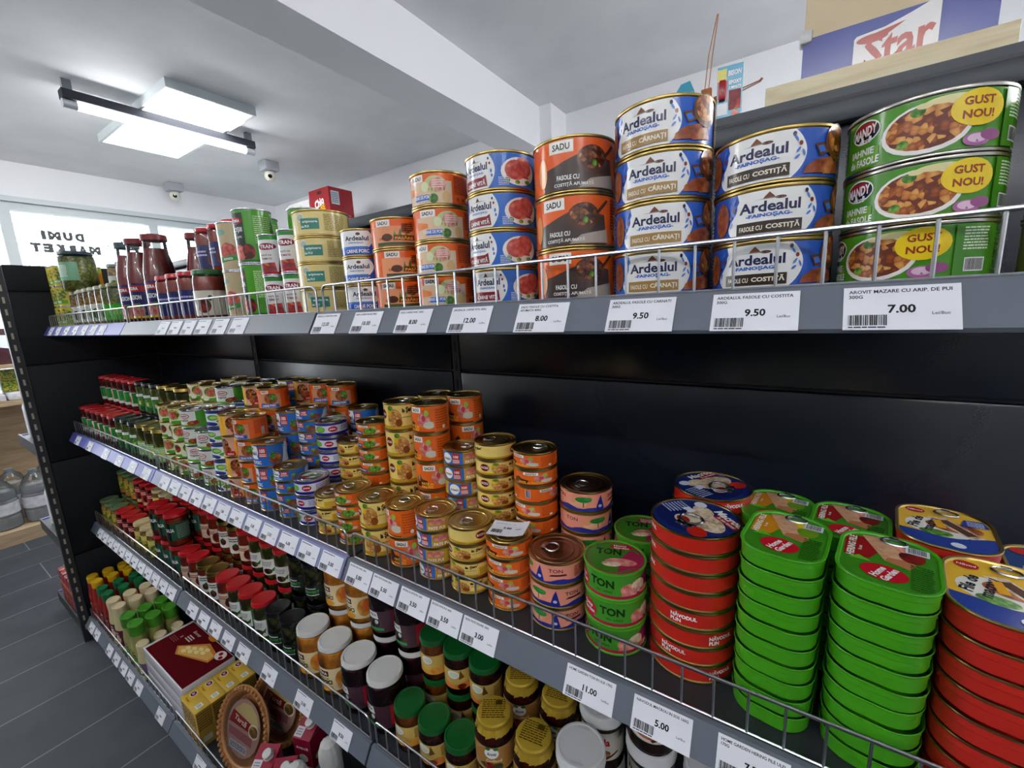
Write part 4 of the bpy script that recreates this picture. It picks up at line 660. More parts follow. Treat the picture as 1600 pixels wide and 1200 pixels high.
J['gogo'] = jar(.035, .123, RED, 'redpep', 'd0d0c8', [R(-40, .2, 4, .95, '2c8a34'), E(-60, .5, 14, .3, 'd84a30'), E(20, .4, 16, .3, 'c0282c'), LN(40, .2, 100, .9, 7, 'b02a30')], .16, .62, rl=.035)
J['olivegreen'] = jar(.035, .123, DKL, 'peas', '1f6a3a', [E(-10, .5, 34, .3, 'greens'), E(20, .6, 10, .14, 'd8e0a0'), E(-30, .4, 8, .12, 'd8e08a'), LN(40, .2, 100, .9, 7, 'e0e8d8'), R(-60, .78, 10, .94, 'e8e8e0')], .12, .66, rl=.035)
J['gherkin'] = jar(.035, .123, GLD, 'pickle', '9ac084', [LN(-80, .1, 80, .9, 6, 'cfe6c0'), E(0, .5, 10, .2, 'd8d060')], .1, .52, rl=.035)
J['bigpickle'] = jar(.055, .152, pm('petrol lid', '39545c', .35), 'peas', '7ab08a', [LN(-36, .2, 4, .85, 9, 'e6f0e2'), R(40, 0, 320, 1, 'peas')], .26, .72, rl=.052)
J['smallpickle'] = jar(.0325, .135, pm('pale lid', 'a8aa8c', .35), 'zacusca', 'd6dad0', [E(0, .45, 26, .3, 'pickle'), LN(-70, .5, -20, .9, 4, '6a6a60')], .1, .56, rl=.032)
J['smallgreen'] = jar(.0325, .135, pm('olive lid', '7d8048', .35), 'peas', '3fae2c', [E(-10, .5, 26, .2, '7ad04a')], .1, .5, rl=.032)
J['midpickle'] = jar(.0345, .113, pm('steel lid', '7f8a86', .35), 'zacusca', 'ccd0c2', [E(-10, .4, 30, .3, 'veg'), LN(30, .2, 90, .9, 6, '6a7a5a')], .12, .6, rl=.034)
J['ketchupjar'] = jar(.032, .125, RED, 'sauce', '2c2f66', [LN(-50, .5, 20, .8, 2, 'b8b8e0'), E(40, .4, 20, .3, 'redpep')], .12, .62, rl=.031)
J['ketchupgreen'] = jar(.036, .122, GRL, 'sauce', 'd6cfc0', [E(-6, .4, 26, .3, 'redpep'), E(-40, .5, 16, .3, 'f0ece0'), E(20, .7, 8, .12, '3a5a2a')], .08, .58, rl=.0345, shoulder=.76)
def passata(lidm, s):
    r, h = .040, .252; pr = [(0, .002), (r * .86, 0), (r, .008), (r, .135), (r * .97, .15), (r * .84, .180), (r * .74, .2), (r * .7, .236), (r * .7, h - .004)]
    g = MB().lathe(pr, glass, 32); c = MB().lathe([(0, .004)] + [(a - .0014, max(z, .004)) for a, z in pr[1:7]] + [(r * .72, .212), (0, .212)], 'tomato', 32)
    l = MB().lathe([(r * .7, h - .016), (r * .8, h - .017), (r * .81, h - .003), (r * .76, h), (0, h)], lidm, 28)
    return dict(me=[('glass_body', g.mesh('bottle_glass')), ('contents', c.mesh('bottle_contents')), ('cap', l.mesh('bottle_cap')), ('label', cyl_label(r + .0006, .105, [R(-70, .76, 40, .94, 'a01c22'), T('PEDRA', -16, .85, .09, W, 1.3, w=44), T(s, -16, .6, .13, W, 1, w=58), E(-14, .22, 34, .2, 'beef'), P([(-30, .3), (0, .44), (20, .3)], '3f8a34'), R(-180, 0, 180, .07, 'd8b020'), LN(50, .2, 120, .9, 8, 'a8a8d0')], '23285e', .014).mesh('bottle_label', ang=60))], h=h, r=r)
J['passata'] = passata(pm('maroon cap', '7a1420', .3), 'PASSION'); J['passata_g'] = passata(pm('teal cap', '3a5a5c', .3), 'PASSION')
def squeeze(r, h, body, capm, caph, base, ops, rc=None, fl=1.):
    rc = rc or r * .8; pr = [(0, .002), (r * .85, 0), (r, .008), (r, h * .55), (r * .86, h * .75), (rc * .98, h - caph), (rc * .9, h - caph + .001), (0, h - caph + .001)]
    b = MB().lathe(pr, body, 28); l = MB().lathe([(rc * .9, h - caph), (rc, h - caph), (rc * 1.02, h - caph * .3), (rc, h - .003), (rc * .92, h), (rc * .74, h - .0002), (rc * .68, h - .002), (0, h - .002)], capm, 28)
    return dict(me=[('bottle_body', b.mesh('bottle_body')), ('cap', l.mesh('bottle_cap')), ('label', cyl_label(r + .0005, h * .36, ops, base, h * .14).mesh('bottle_label', ang=60))], h=h, r=r, oval=.74)
kred = pm('ketchup red', '9a1812', .35); mayo = pm('mayonnaise', 'd8cf9a', .35); mayog = pm('sauce green', '8f9a4a', .35)
J['ketchup'] = squeeze(.034, .21, kred, YEL, .028, 'b02018', [E(0, .5, 40, .3, 'redpep'), T('ketchup', -10, .7, .16, W, 1.2, .1, w=60)])
J['ketchup_green'] = squeeze(.034, .205, kred, pm('bottle green cap', '0f6a3a', .4), .034, '7a1a28', [E(0, .5, 40, .3, 'redpep'), LN(-40, .66, 30, .84, 1, 'f0e0d0')])
J['mayo'] = squeeze(.035, .2, mayo, BEI, .04, '6a2434', [E(0, .4, 40, .3, 'fish'), LN(-40, .6, 30, .9, 2, 'f0e0d0')], rc=.031)
J['mayog'] = squeeze(.036, .2, pm('pale green sauce', 'a9a964', .35), LGR, .042, 'c0b070', [E(0, .4, 40, .3, 'greens'), LN(-40, .6, 30, .9, 2, '4a5a1a')], rc=.034)
J['horse'] = squeeze(.03, .145, mayo, BEI, .034, '7a6a80', [E(0, .4, 40, .3, 'fish'), LN(-40, .6, 30, .9, 2, 'f0e0e8')], rc=.027)
def put_jar(kind, name, cat, label, X, Y, z, rot=None, group=None):
    o = thing(name, label, cat, (X, Y, z + .0004), random.uniform(-.5, .5) if rot is None else math.radians(rot), group)
    for nm, me in J[kind]['me']: put(nm, me, o)
    if J[kind].get('oval'): o.scale = (1, J[kind]['oval'], 1); o.rotation_euler = (0, 0, 0)
    return o
def jars(kind, name, cat, look, xs, shelf, z, yf, nf, yb, nb, frm, group, rot=None, ym=None):
    for k, x in enumerate(xs):
        oo = ORD[k] + ' ' if len(xs) > 1 else ''
        cnt = ('%sfrom the %s' % (oo, frm)) if len(xs) > 1 else 'by the ' + frm
        for row, y, n in (('front', yf, nf), ('rear', yb, nb)):
            for i in range(n):
                tw = ' row' if n == 1 else (' lower', ' upper', ' topmost')[i]
                rt = None if rot is None else rot + random.uniform(-12, 12)
                put_jar(kind, name, cat, '%s, %s, %s%s' % (look, cnt, row, tw), x, y, z + i * (J[kind]['h'] + .0008), rt, group)
# third shelf
G3 = 'jars on the third shelf'
jars('nutella', 'spread_jar', 'jar', 'hazelnut spread jar with pearl lid', (.459,), 3, D3, -.288, 2, -.196, 2, 'yellow foil jars', G3, rot=20)
jars('nutella', 'spread_jar', 'jar', 'hazelnut spread jar in the tallest column', (.550,), 3, D3, -.2, 0, -.215, 3, 'pearl-lidded jars', G3, rot=12)
jars('nutella', 'spread_jar', 'jar', 'hazelnut spread jar in the last column', (.640,), 3, D3, -.2, 0, -.215, 2, 'tallest spread column', G3, rot=12)
jars('foil', 'jam_jar', 'jar', 'jam jar under crinkled yellow foil', (.377, .294), 3, D3, -.297, 2, -.205, 2, 'spread jars', G3, rot=20)
jars('jam', 'jam_jar', 'jar', 'dark jam jar with green lid', (.210, .139), 3, D3, -.298, 1, -.212, 2, 'yellow foil jars', G3, rot=25)
jars('apricot', 'jam_jar', 'jar', 'amber jam jar with green lid', (.068,), 3, D3, -.298, 1, -.212, 2, 'dark jam jars', G3, rot=25)
jars('cherry', 'compote_jar', 'jar', 'dark cherry compote jar, white lid', (-.014, -.105), 3, D3, -.2925, 1, -.20, 2, 'green-lidded jam jars', G3, rot=34)
jars('peach', 'compote_jar', 'jar', 'peach compote jar, white lid', (-.197, -.291), 3, D3, -.2925, 1, -.20, 2, 'cherry compote jars', G3, rot=34)
jars('blackolive', 'pickle_jar', 'jar', 'dark olive jar with black lid', (-.374, -.448), 3, D3, -.30, 1, -.222, 2, 'peach jars', G3, rot=36)
jars('redpickle', 'pickle_jar', 'jar', 'gherkin jar with bright red lid', (-.526, -.602, -.676), 3, D3, -.3, 1, -.222, 2, 'black-lidded olive jars', G3, rot=40)
jars('redtomato', 'sauce_jar', 'jar', 'tomato sauce jar with red lid', (-.748,), 3, D3, -.3, 1, -.222, 2, 'gold-lidded sauce jars', G3, rot=40)
jars('goldsauce', 'sauce_jar', 'jar', 'orange sauce jar with gold lid', (-.818, -.890), 3, D3, -.3, 1, -.222, 2, 'red-lidded tomato jar', G3, rot=46)
jars('redtomato', 'sauce_jar', 'jar', 'red-lidded tomato jar past the gold lids', (-.964, -1.036), 3, D3, -.3, 1, -.222, 2, 'gold lids', G3, rot=46)
jars('zaclid', 'sauce_jar', 'jar', 'red-lidded salsa jar with dark green label', (-1.115, -1.192, -1.27), 3, D3, -.298, 2, -.22, 2, 'gold lids', G3, rot=46)
jars('cream', 'vegetable_jar', 'jar', 'vegetable jar with cream lid', (-1.347, -1.421, -1.495), 3, D3, -.3, 1, -.222, 2, 'red-lidded salsa jars', G3, rot=50)
jars('redveg', 'vegetable_jar', 'jar', 'vegetable jar with red lid and red label', (-1.569, -1.643, -1.717), 3, D3, -.3, 1, -.222, 2, 'cream-lidded jars', G3, rot=50)
jars('greenveg', 'vegetable_jar', 'jar', 'vegetable jar with sage green lid', (-1.791, -1.865, -1.939), 3, D3, -.3, 1, -.222, 2, 'red-lidded vegetable jars', G3, rot=50)
# second shelf, far end
G4 = 'pickle jars at the far end of the second shelf'
jars('gherkin', 'pickle_jar', 'jar', 'gherkin jar with gold lid, pale green label', (-1.055, -1.132, -1.209), 2, D2, -.3, 1, -.218, 2, 'salad tins', G4, rot=50)
jars('olivegreen', 'pickle_jar', 'jar', 'black-lidded jar with green olive label', (-1.287, -1.365, -1.443), 2, D2, -.3, 1, -.218, 2, 'gherkin jars', G4, rot=55)
jars('gogo', 'pickle_jar', 'jar', 'red pepper jar with red lid', (-1.521, -1.599, -1.677, -1.755, -1.833, -1.911), 2, D2, -.3, 1, -.218, 2, 'black-lidded olive jars', G4, rot=55)
# top shelf, far end
G5 = 'jars and bottles at the far end of the top shelf'
jars('smallpickle', 'pickle_jar', 'jar', 'small pickle jar with pale lid', (-1.745, -1.665), 1, D1, -.288, 1, -.2, 0, 'yellow tins', G5, rot=40)
put_jar('bigpickle', 'pickle_jar', 'jar', 'big pickle jar with petrol lid on two small jars', -1.703, -.285, D1 + .1362, 38, G5)
jars('smallpickle', 'pickle_jar', 'jar', 'small pickle jar with white label', (-1.585, -1.512, -1.439, -1.366), 1, D1, -.298, 1, -.2, 0, 'big pickle jar', G5, rot=50)
jars('smallgreen', 'pickle_jar', 'jar', 'small pickle jar, lime green label', (-1.293, -1.22), 1, D1, -.298, 1, -.2, 0, 'small white-labelled jars', G5, rot=50)
jars('midpickle', 'pickle_jar', 'jar', 'stacked pickle jar with steel lid', (-1.50, -1.40, -1.30, -1.20), 1, D1, -.2, 0, -.215, 2, 'big pickle jar', G5, rot=50)
for k, (kd, x, y, lb) in enumerate((('passata_g', -1.10, -.290, 'tomato passata bottle with teal cap'), ('passata', -1.005, -.290, 'tomato passata bottle, red cap, beside the teal-capped one'), ('passata', -.895, -.282, 'front tomato passata bottle, red cap, behind the ketchup jars'), ('passata', -.80, -.205, 'tomato passata bottle half hidden by the ketchup jars'))):
    put_jar(kd, 'passata_bottle', 'bottle', lb, x, y, D1, 40, G5)
jars('ketchupjar', 'sauce_jar', 'jar', 'purple-labelled ketchup jar with red lid', (-.785, -.712, -.638), 1, D1, -.300, 1, -.2, 0, 'big passata bottle', G5, rot=44)
put_jar('ketchupgreen', 'sauce_jar', 'jar', 'ketchup jar with green lid beside tan tins', -.548, -.296, D1, 44, G5)
jars('ketchupjar', 'sauce_jar', 'jar', 'ketchup jar behind, purple label', (-.70, -.62, -.54), 1, D1, -.3, 0, -.218, 2, 'passata bottles', G5, rot=20)
# bottom shelf
G6 = 'sauce bottles on the bottom shelf'
def grid(kd, look, xs, ys, frm):
    for a, x in enumerate(xs):
        for b, y in enumerate(ys):
            put_jar(kd, 'sauce_bottle', 'bottle', '%s, %s column from the %s, %s row' % (look, ORD[a], frm, ('front', 'middle', 'rear')[b]), x, y, D4, None, G6)
grid('ketchup', 'ketchup bottle with yellow cap', (-1.956, -1.882), (-.412, -.357, -.302), 'end panel')
grid('ketchup_green', 'ketchup bottle with dark green cap', (-1.803, -1.731), (-.412, -.357, -.302), 'yellow caps')
grid('mayo', 'mayonnaise bottle with beige cap', (-1.655, -1.583), (-.412, -.357, -.302), 'green ketchup caps')
grid('mayog', 'pale sauce bottle with leaf green cap', (-1.472, -1.385), (-.412, -.357, -.302), 'beige caps')
grid('horse', 'short sauce bottle with beige cap', (-1.316,), (-.418, -.362, -.306), 'leaf green caps')
# ------------------------------------------------------------------ bottom shelf, bakery goods
def carton(mb, x0, x1, y0, y1, z0, z1, m): return mb.box(x0, x1, y0, y1, z0, z1, m, bev=.0015)
for k, (z0, hh) in enumerate(((D4, .048), (D4 + .049, .048), (D4 + .098, .050))):
    x0, x1, y0, y1 = -1.282 + .002 * k, -.926 + .002 * k, -.428, -.264
    t = thing('cake_box', 'maroon waffle cake box, %s of three flat boxes' % ('lowest', 'middle', 'topmost')[k], 'cake box', ((x0 + x1) / 2, (y0 + y1) / 2, z0 + .0004), 0, 'flat cake boxes')
    a, b = (x1 - x0) / 2, (y1 - y0) / 2
    m = carton(MB(), -a, a, -b, b, 0, hh, 'd6d6dc'); bx = m.obj('box', t)
    if k == 2:
        p = MB(); mx = Matrix.Translation((0, 0, hh + .0003)); A, B = a * 1000, b * 1000
        flat_ops(p, [R(-A + 14, -B + 4, A - 2, B - 3, '5c0f16'), P([(-30, -30), (-70, -8), (30, 62), (120, 50), (124, 16)], 'c8803a'), P([(-26, -24), (-60, -6), (30, 50), (110, 42), (114, 20)], 'e0b060')] + [E(-20 + 26 * i, -6 + 11 * i - 3 * q + 18 * q, 13, 7, 'f0dc98') for i in range(4) for q in (0, 1)] +
                 [E(130, 56, 26, 18, 'e6d8d0'), E(124, 60, 9, 7, '9a1420'), E(142, 50, 9, 7, '9a1420'), T('Boromir', -70, 58, 11, 'e0d0c8', .1, .3, w=54), E(10, 78, 26, 10, 'c87a20'), LN(-90, 20, -50, 44, 3, 'e0c8c0'), T('X', -110, 20, 10, 'e0c8c0', .4), LN(-150, -10, -100, 10, 3, '8a4a48')], mx)
        p.obj('top_print', bx, smooth='flat')
for k, y in enumerate((-.413, -.367, -.321, -.275)):
    hh = .13; t = thing('dessert_carton', 'yellow dessert powder carton, %s from the shelf front' % ORD[k], 'carton', (-.860, y, D4 + .0004), 0, 'yellow dessert cartons in a row')
    bx = carton(MB(), -.058, .058, -.0225, .0225, 0, hh, 'd8b24a').obj('box', t)
    p = MB(); mx = Matrix.Translation((0, 0, hh + .0003)) @ Matrix.Rotation(0, 4, 'Z')
    flat_ops(p, [P([(-57, -22), (0, -22), (-20, 22), (-57, 22)], 'e0b83c'), E(-34, 8, 13, 11, W), E(-34, 8, 11, 9, '7a2a4a'), T('Dr', -34, 8, 7, W, 1, .2), T('Fulger', -24, -13, 7, '8a3a2a', .8, .2, w=30), R(24, -12, 44, 8, 'e6e8e0'), LN(27, -8, 41, 4, 3, '8a8a80')], mx)
    mx = Matrix(((0, 0, 1, .0583), (1, 0, 0, 0), (0, 1, 0, 0), (0, 0, 0, 1)))
    flat_ops(p, [R(-22, 0, 22, 128, '9a7a34'), LN(-20, 60, 20, 122, 7, '5c4414'), R(-14, 14, 12, 34, 'a8a890')], mx)
    mx = Matrix(((1, 0, 0, 0), (0, 0, -1, -.0228), (0, 1, 0, 0), (0, 0, 0, 1)))
    flat_ops(p, [R(-56, 2, 56, 50, 'a08a3a'), LN(-50, 56, 50, 122, 6, '7a5c1c'), E(0, 26, 30, 18, 'cake' if 'cake' in MATS else 'pate')], mx)
    p.obj('print', bx, smooth='flat')
def tart_tray(loc, lb, rotx, rz):
    t = thing('pie_shell_tray', lb, 'pie shell', loc, rz, 'round pie shells leaning together'); R_ = .118; tan = pm('baked tan', 'b07a48', .45)
    mx = Matrix.Translation((0, 0, R_ * .98)) @ Matrix.Rotation(rotx, 4, 'X')
    m = MB(); prof = [(0, -.022), (R_ * .72, -.022), (R_ * .8, -.006), (R_ * .86, .002), (R_ * .98, .004), (R_, 0), (R_ * .97, -.003), (R_ * .8, -.012), (R_ * .74, -.026), (0, -.026)]
    m.lathe(prof, tan, 48, mx)
    m.obj('tray', t)
    m = MB()
    for k in range(44):
        a = 2 * math.pi * k / 44; m.lathe([(0, .010), (.005, .008), (.0066, .003), (.006, 0)], tan, 8, mx @ Matrix.Translation((R_ * .93 * math.sin(a), -R_ * .93 * math.cos(a), .002)))
    m.obj('fluted_rim', t)
    m = MB().lathe([(R_ * .8, .0025), (R_ * .76, .004), (0, .0045)], pet, 40, mx); m.obj('clear_film', t)
    m = MB(); m.lathe([(0, -.0005), (R_ * .66, -.0005)], 'c49a90', 40, mx)
    flat_ops(m, [P([(-70, 4), (-52, 40), (-20, 66), (20, 68), (50, 50), (66, 24)], 'd8c48a'), P([(-72, 0), (-60, 36), (30, 22), (40, -2)], 'a01c24'), T('Tartă', -18, 16, 16, 'f0e0d0', 1.2, .15, -.15, w=60), E(48, 6, 24, 20, 'f0e8d0'), E(48, 6, 20, 15, 'zacusca'), P([(-60, -30), (50, -36), (48, -12), (-66, -10)], 'a8646a'), R(-50, -64, 34, -42, 'd0ccd4'), LN(-46, -60, 30, -46, 3, '5c5860')], mx @ Matrix.Translation((0, 0, .0002)))
    m.obj('label', t, smooth='flat')
tart_tray((-.632, -.372, D4 + .002), 'round fluted pie shell tray in front, leaning upright', math.radians(68), .12)
tart_tray((-.612, -.275, D4 + .002), 'second pie shell tray leaning behind the first', math.radians(70), .16)
CRM = pm('raspberry carton', '9c1034', .4)
for k, (x, y, rz) in enumerate(((-.455, -.392, .5), (-.440, -.275, .3), (-.375, -.385, .7))):
    t = thing('cream_carton', ('raspberry red cream carton with white screw cap, in front', 'raspberry red cream carton with screw cap, behind', 'raspberry cream carton beside the whipped cream cans')[k], 'carton', (x, y, D4 + .0004), rz, 'cream cartons')
    MB().box(-.03, .03, -.03, .03, 0, .132, 'd8d2d4').add([(-.03, -.03, .132), (.03, -.03, .132), (.03, .03, .158), (-.03, .03, .158), (-.03, .03, .132), (.03, .03, .132)], [(0, 1, 2, 3), (1, 5, 2), (0, 3, 4), (3, 2, 5, 4)], CRM).obj('carton', t, smooth=False)
    p = MB(); mx = Matrix(((1, 0, 0, 0), (0, 0, -1, -.0304), (0, 1, 0, 0), (0, 0, 0, 1))); flat_ops(p, [R(-30, 40, 30, 132, '9c1034'), E(0, 66, 16, 14, W), T('frișcă', 0, 100, 12, W, 1.2, .1, w=42), LN(-24, 8, 24, 34, 4, '8a4a5a')], mx)
    mx = Matrix(((0, 0, 1, .0304), (1, 0, 0, 0), (0, 1, 0, 0), (0, 0, 0, 1))); flat_ops(p, [R(-30, 30, 30, 132, '9c1034'), E(0, 60, 16, 12, W)], mx)
    sl = Matrix.Translation((0, 0, .1455)) @ Matrix.Rotation(math.atan2(.026, .06), 4, 'X') @ Matrix.Translation((0, 0, .0004)); flat_ops(p, [R(-28, -30, -2, -4, 'd6d4da'), LN(-24, -26, -6, -8, 3, '8a8a90')], sl); p.obj('print', t, smooth='flat')
    MB().lathe([(.014, 0), (.014, .004), (.0125, .005), (.0125, .016), (.011, .018), (0, .018)], WHL, 24, Matrix.Translation((.008, .006, .1475)) @ Matrix.Rotation(math.atan2(.026, .06), 4, 'X')).obj('screw_cap', t)
for k, (x, y) in enumerate(((-.30, -.385), (-.285, -.30), (-.215, -.385))):
    t = thing('whipped_cream_can', ('white whipped cream can with fluted cap, front one by the cartons', 'white whipped cream can with fluted cap, rear one', 'white whipped cream can furthest from the cartons')[k], 'spray can', (x, y, D4 + .0004), 0, 'whipped cream cans')
    MB().lathe([(0, .002), (.027, 0), (.029, .004), (.029, .14), (.026, .15), (0, .15)], pm('white can', 'c9c9cc', .35), 32).obj('body', t)
    m = MB(); n = 48; rings = []
    for q, (rr, z) in enumerate(((.0285, .15), (.029, .165), (.027, .19), (.02, .21), (.010, .218), (.0, .219))): rings.append([((rr + (.0012 if (j % 4) < 2 and 0 < q < 4 else 0)) * math.sin(j * 2 * math.pi / n), -(rr + (.0012 if (j % 4) < 2 and 0 < q < 4 else 0)) * math.cos(j * 2 * math.pi / n), z) for j in range(n)])
    for a, b in zip(rings, rings[1:]): m.add(a + b, [(j, (j + 1) % n, (j + 1) % n + n, j + n) for j in range(n)], WHL)
    m.obj('cap', t); cyl_label(.0293, .1, [E(0, .4, 50, .3, 'fish'), LN(-40, .6, 40, .9, 2, '3a3a5a')], 'cfcfd4', .02).obj('label', t)
# ------------------------------------------------------------------ on and behind the gondola top
def gondola_top():
    t = thing('rear_shelf', 'dark shelf on the far side at the gondola top', 'shelf', (0, 0, 0))
    MB().box(.40, 1.0, .044, .42, 1.752, 1.764, anth).obj('deck', t); MB().box(.42, .424, .044, .3, 1.69, 1.752, anthd).obj('bracket', t); MB().box(.99, .994, .044, .3, 1.69, 1.752, anthd).obj('bracket', t)
    o = MB().box(.640, .922, .08, .40, 1.7645, 1.804, 'oak', bev=.0012).obj('wooden_board'); tag(o, 'pale oak board lying on the gondola top under the blue carton', 'board')
    t = thing('carton_box', 'open blue and tan cardboard carton with white logo patch', 'carton', (.80, .13, 1.8045))
    x0, x1, y1 = -.113, .112, .20
    m = MB()
    for a in ((x0, x1, 0, .003), (x0, x1, y1 - .003, y1)): m.box(a[0], a[1], a[2], a[3], 0, .075, '3f4c9e')
    for a in ((x0, x0 + .003, .003, y1 - .003), (x1 - .003, x1, .003, y1 - .003)): m.box(a[0], a[1], a[2], a[3], 0, .075, '3a468f')
    m.box(x0, x1, 0, y1, -.0003, .002, kraft); ct = m.obj('carton', t, smooth=False)
    m = MB().box(x0 + .002, x1 - .002, .0008, .0034, .075, .185, kraft).box(x0 + .0005, x0 + .003, .003, y1 - .003, .075, .165, kraft).box(x1 - .003, x1, .003, y1 - .003, .075, .165, kraft).box(x0 + .002, x1 - .002, y1 - .003, y1, .075, .185, kraft); m.obj('flap', t, smooth=False)
    p = MB(); mx = Matrix(((1, 0, 0, 0), (0, 0, -1, -.0004), (0, 1, 0, 0), (0, 0, 0, 1)))
    flat_ops(p, [P([(-46, 0), (-46, 52), (-43, 56), (-10, 59), (20, 68), (44, 77), (50, 76), (52, 72), (52, 0)], 'e6e4e4'), E(-24, 48, 19, 6, 'b04a42'), P([(-44, 48), (-10, 46), (14, 60), (-20, 54)], 'b04a42'), T('Star', 7, 33, 46, 'b8463c', 1.2, .2, .14, w=84)], mx); p.obj('logo_print', ct, smooth='flat')
    m = MB().box(x0 - .006, x0 + .012, -.006, .02, .068, .088, 'd0d0d0', bev=.004); m.obj('crumpled_tape', t)
    # blister packs and copper rods beside the board
    t = thing('glue_blister_pack', 'blue blister card of two-part glue standing behind the sausage tins', 'blister pack', (.590, .06, 1.7645), .12)
    MB().box(-.020, .018, 0, .002, 0, .082, '2c9ac4').obj('card', t)
    p = MB(); flat_ops(p, [R(-20, 0, 18, 82, '37a6cc'), R(-20, 60, -6, 78, 'd8d040'), R(-19, 30, -4, 60, 'b01c2c'), T('BISON', 6, 70, 8, W, 1.6, .1, w=20), T('EPOXY', 7, 56, 6, W, 1.4, w=18), T('5 MINUTE', 7, 48, 4, W, 1.2, w=18), R(-2, 14, 16, 44, 'fruit print'), R(-19, 8, -4, 26, 'd8e0e4'), E(8, 8, 6, 5, 'c84a20')], mx); p.obj('card_print', t, smooth='flat')
    MB().box(-.017, -.007, -.008, -.0006, .03, .06, pm('red syringe', 'a81828', .2), bev=.002).obj('syringe', t)
    t = thing('hang_pack', 'small pale blue hanging pack beside the copper rods', 'blister pack', (.515, .06, 1.7645), -.3)
    m = MB().box(-.02, .02, 0, .002, 0, .058, '5ab4cc'); m.prism([(-.02, .058), (.02, .058), (.012, .076), (-.004, .076)], 0, .002, '3a9ab8'); m.obj('card', t, smooth=False)
    cop = pm('copper wire', 'c98a62', .3, .9)
    t = thing('copper_rod_hook', 'upright copper twin rod with small clip beside the glue card', 'wire hook', (.556, .045, 1.7645))
    MB().box(-.008, .008, -.004, .004, 0, .05, pm('copper clip', 'a8683c', .4, .6), bev=.001).obj('clip', t); m = MB()
    for s in (-1, 1): m.tube([(s * .003, 0, .048), (.004 + s * .003, .002, .10), (.0125 + s * .0008, .004, .158)], .0009, cop, 6)
    m.obj('rod', t)
    t = thing('copper_rod_hook', 'short copper rod sticking sideways past the glue card', 'wire hook', (.575, .075, 1.7645))
    MB().box(-.012, .004, -.004, .004, 0, .046, pm('copper clip', 'a8683c', .4, .6), bev=.001).obj('clip', t); m = MB()
    for s in (-1, 1): m.tube([(0, 0, .044 + s * .002), (.03, 0, .046 + s * .002), (.058, -.002, .051 + s * .001)], .0009, cop, 6)
    m.tube([(.056, -.002, .050), (.06, -.002, .054)], .002, cop, 6); m.obj('rod', t)
gondola_top()
# ------------------------------------------------------------------ end gondola and the far side of the shop
def end_gondola():
    g = thing('end_gondola', 'dark metal end bay closing off the shelf row', 'shelving', (0, 0, 0))
    for a, b in ((.02, .428), (.432, .88), (.884, 1.315), (1.319, 1.625), (1.629, 1.735)): MB().box(-2.026, -2.012, -.445, .46, a, b, pm('end panel black', '12161b', .5, spec=.25), bev=.003).obj('back_panel', g)
    MB().box(-2.032, -2.027, -.445, .46, .02, 1.73, anthd).obj('light_stop_sheet', g)  # sheet added to keep light from showing at the panel seams
    m = MB().box(-2.036, -2.008, -.478, -.447, 0, 1.735, anthd)
    for k in range(34): m.box(-2.0082, -2.0074, -.466, -.459, .06 + k * .049, .085 + k * .049, pm('slot light', 'b8b09a', .5))
    m.obj('upright', g); MB().box(-2.036, -2.008, .46, .49, 0, 1.735, anthd).obj('upright', g)
    for z, dp, lil in ((1.44, .34, 1), (.965, .36, 0), (.52, .38, 0), (.10, .42, 0)):
        m = MB().box(-2.03 - dp, -2.03, -.47, .47, z - .03, z, anthd); m.box(-2.045 - dp, -2.03 - dp, -.472, .472, z - .045, z + .004, strip_refl); m.box(-2.03 - dp, -2.03, -.4765, -.4705, z - .045, z + .01, strip_refl if lil else anthd); m.obj('shelf', g)
    MB().box(-2.36, -2.04, -.44, .44, 0, .065, anthd).obj('base', g)
    for k, (x, y, z, w, h, m_, lb) in enumerate(((-2.14, -.40, 1.44, .09, .2, 'sky blue pack', 'blue and white pack on the top end shelf'), (-2.27, -.39, 1.44, .1, .19, 'mixed pack', 'colourful pack on the top end shelf'), (-2.14, -.41, .965, .1, .27, 'sky blue pack', 'tall blue and white bag on the upper end shelf'), (-2.28, -.40, .965, .1, .24, 'linen', 'white bag on the upper end shelf'), (-2.14, -.41, .52, .1, .3, 'sky blue pack', 'tall blue bag on the lower end shelf'), (-2.28, -.4, .52, .1, .26, 'linen', 'white bag on the lower end shelf'))):
        t = thing('snack_bag', lb, 'bag', (x, y, z + .0004), 0)
        m = MB(); n = 16; rings = []
        for a, b, q in ((.42, .42, 0), (.5, .5, .04), (.5, .5, .6), (.44, .3, .88), (.46, .05, .97), (.46, .04, 1)): rings.append([(w * a * 1.0 * (abs(math.cos(v)) ** .5) * (1 if math.cos(v) >= 0 else -1), .055 * 2 * b * (abs(math.sin(v)) ** .6) * (1 if math.sin(v) >= 0 else -1), h * q) for v in [2 * math.pi * j / n for j in range(n)]])
        for a, b in zip(rings, rings[1:]): m.add(a + b, [(j, (j + 1) % n, (j + 1) % n + n, j + n) for j in range(n)], m_)
        m.add(rings[0], [tuple(range(n))[::-1]], m_); m.add(rings[-1], [tuple(range(n))], m_); m.obj('bag', t)
    for k in range(5):
        t = thing('juice_carton', 'small red fruit juice carton, %s from the end panel' % ORD[k], 'carton', (-2.075 - .062 * k, -.448, .1004), 0, 'juice cartons on the end bay base')
        MB().box(-.026, .026, -.02, .02, 0, .17, 'fruit print', bev=.002).obj('box', t); MB().box(-.026, .026, -.0204, -.0199, .12, .165, 'b8202c').obj('print_band', t); MB().tube([(.01, 0, .17), (.012, 0, .19)], .002, WHL, 6).obj('straw', t)
end_gondola()
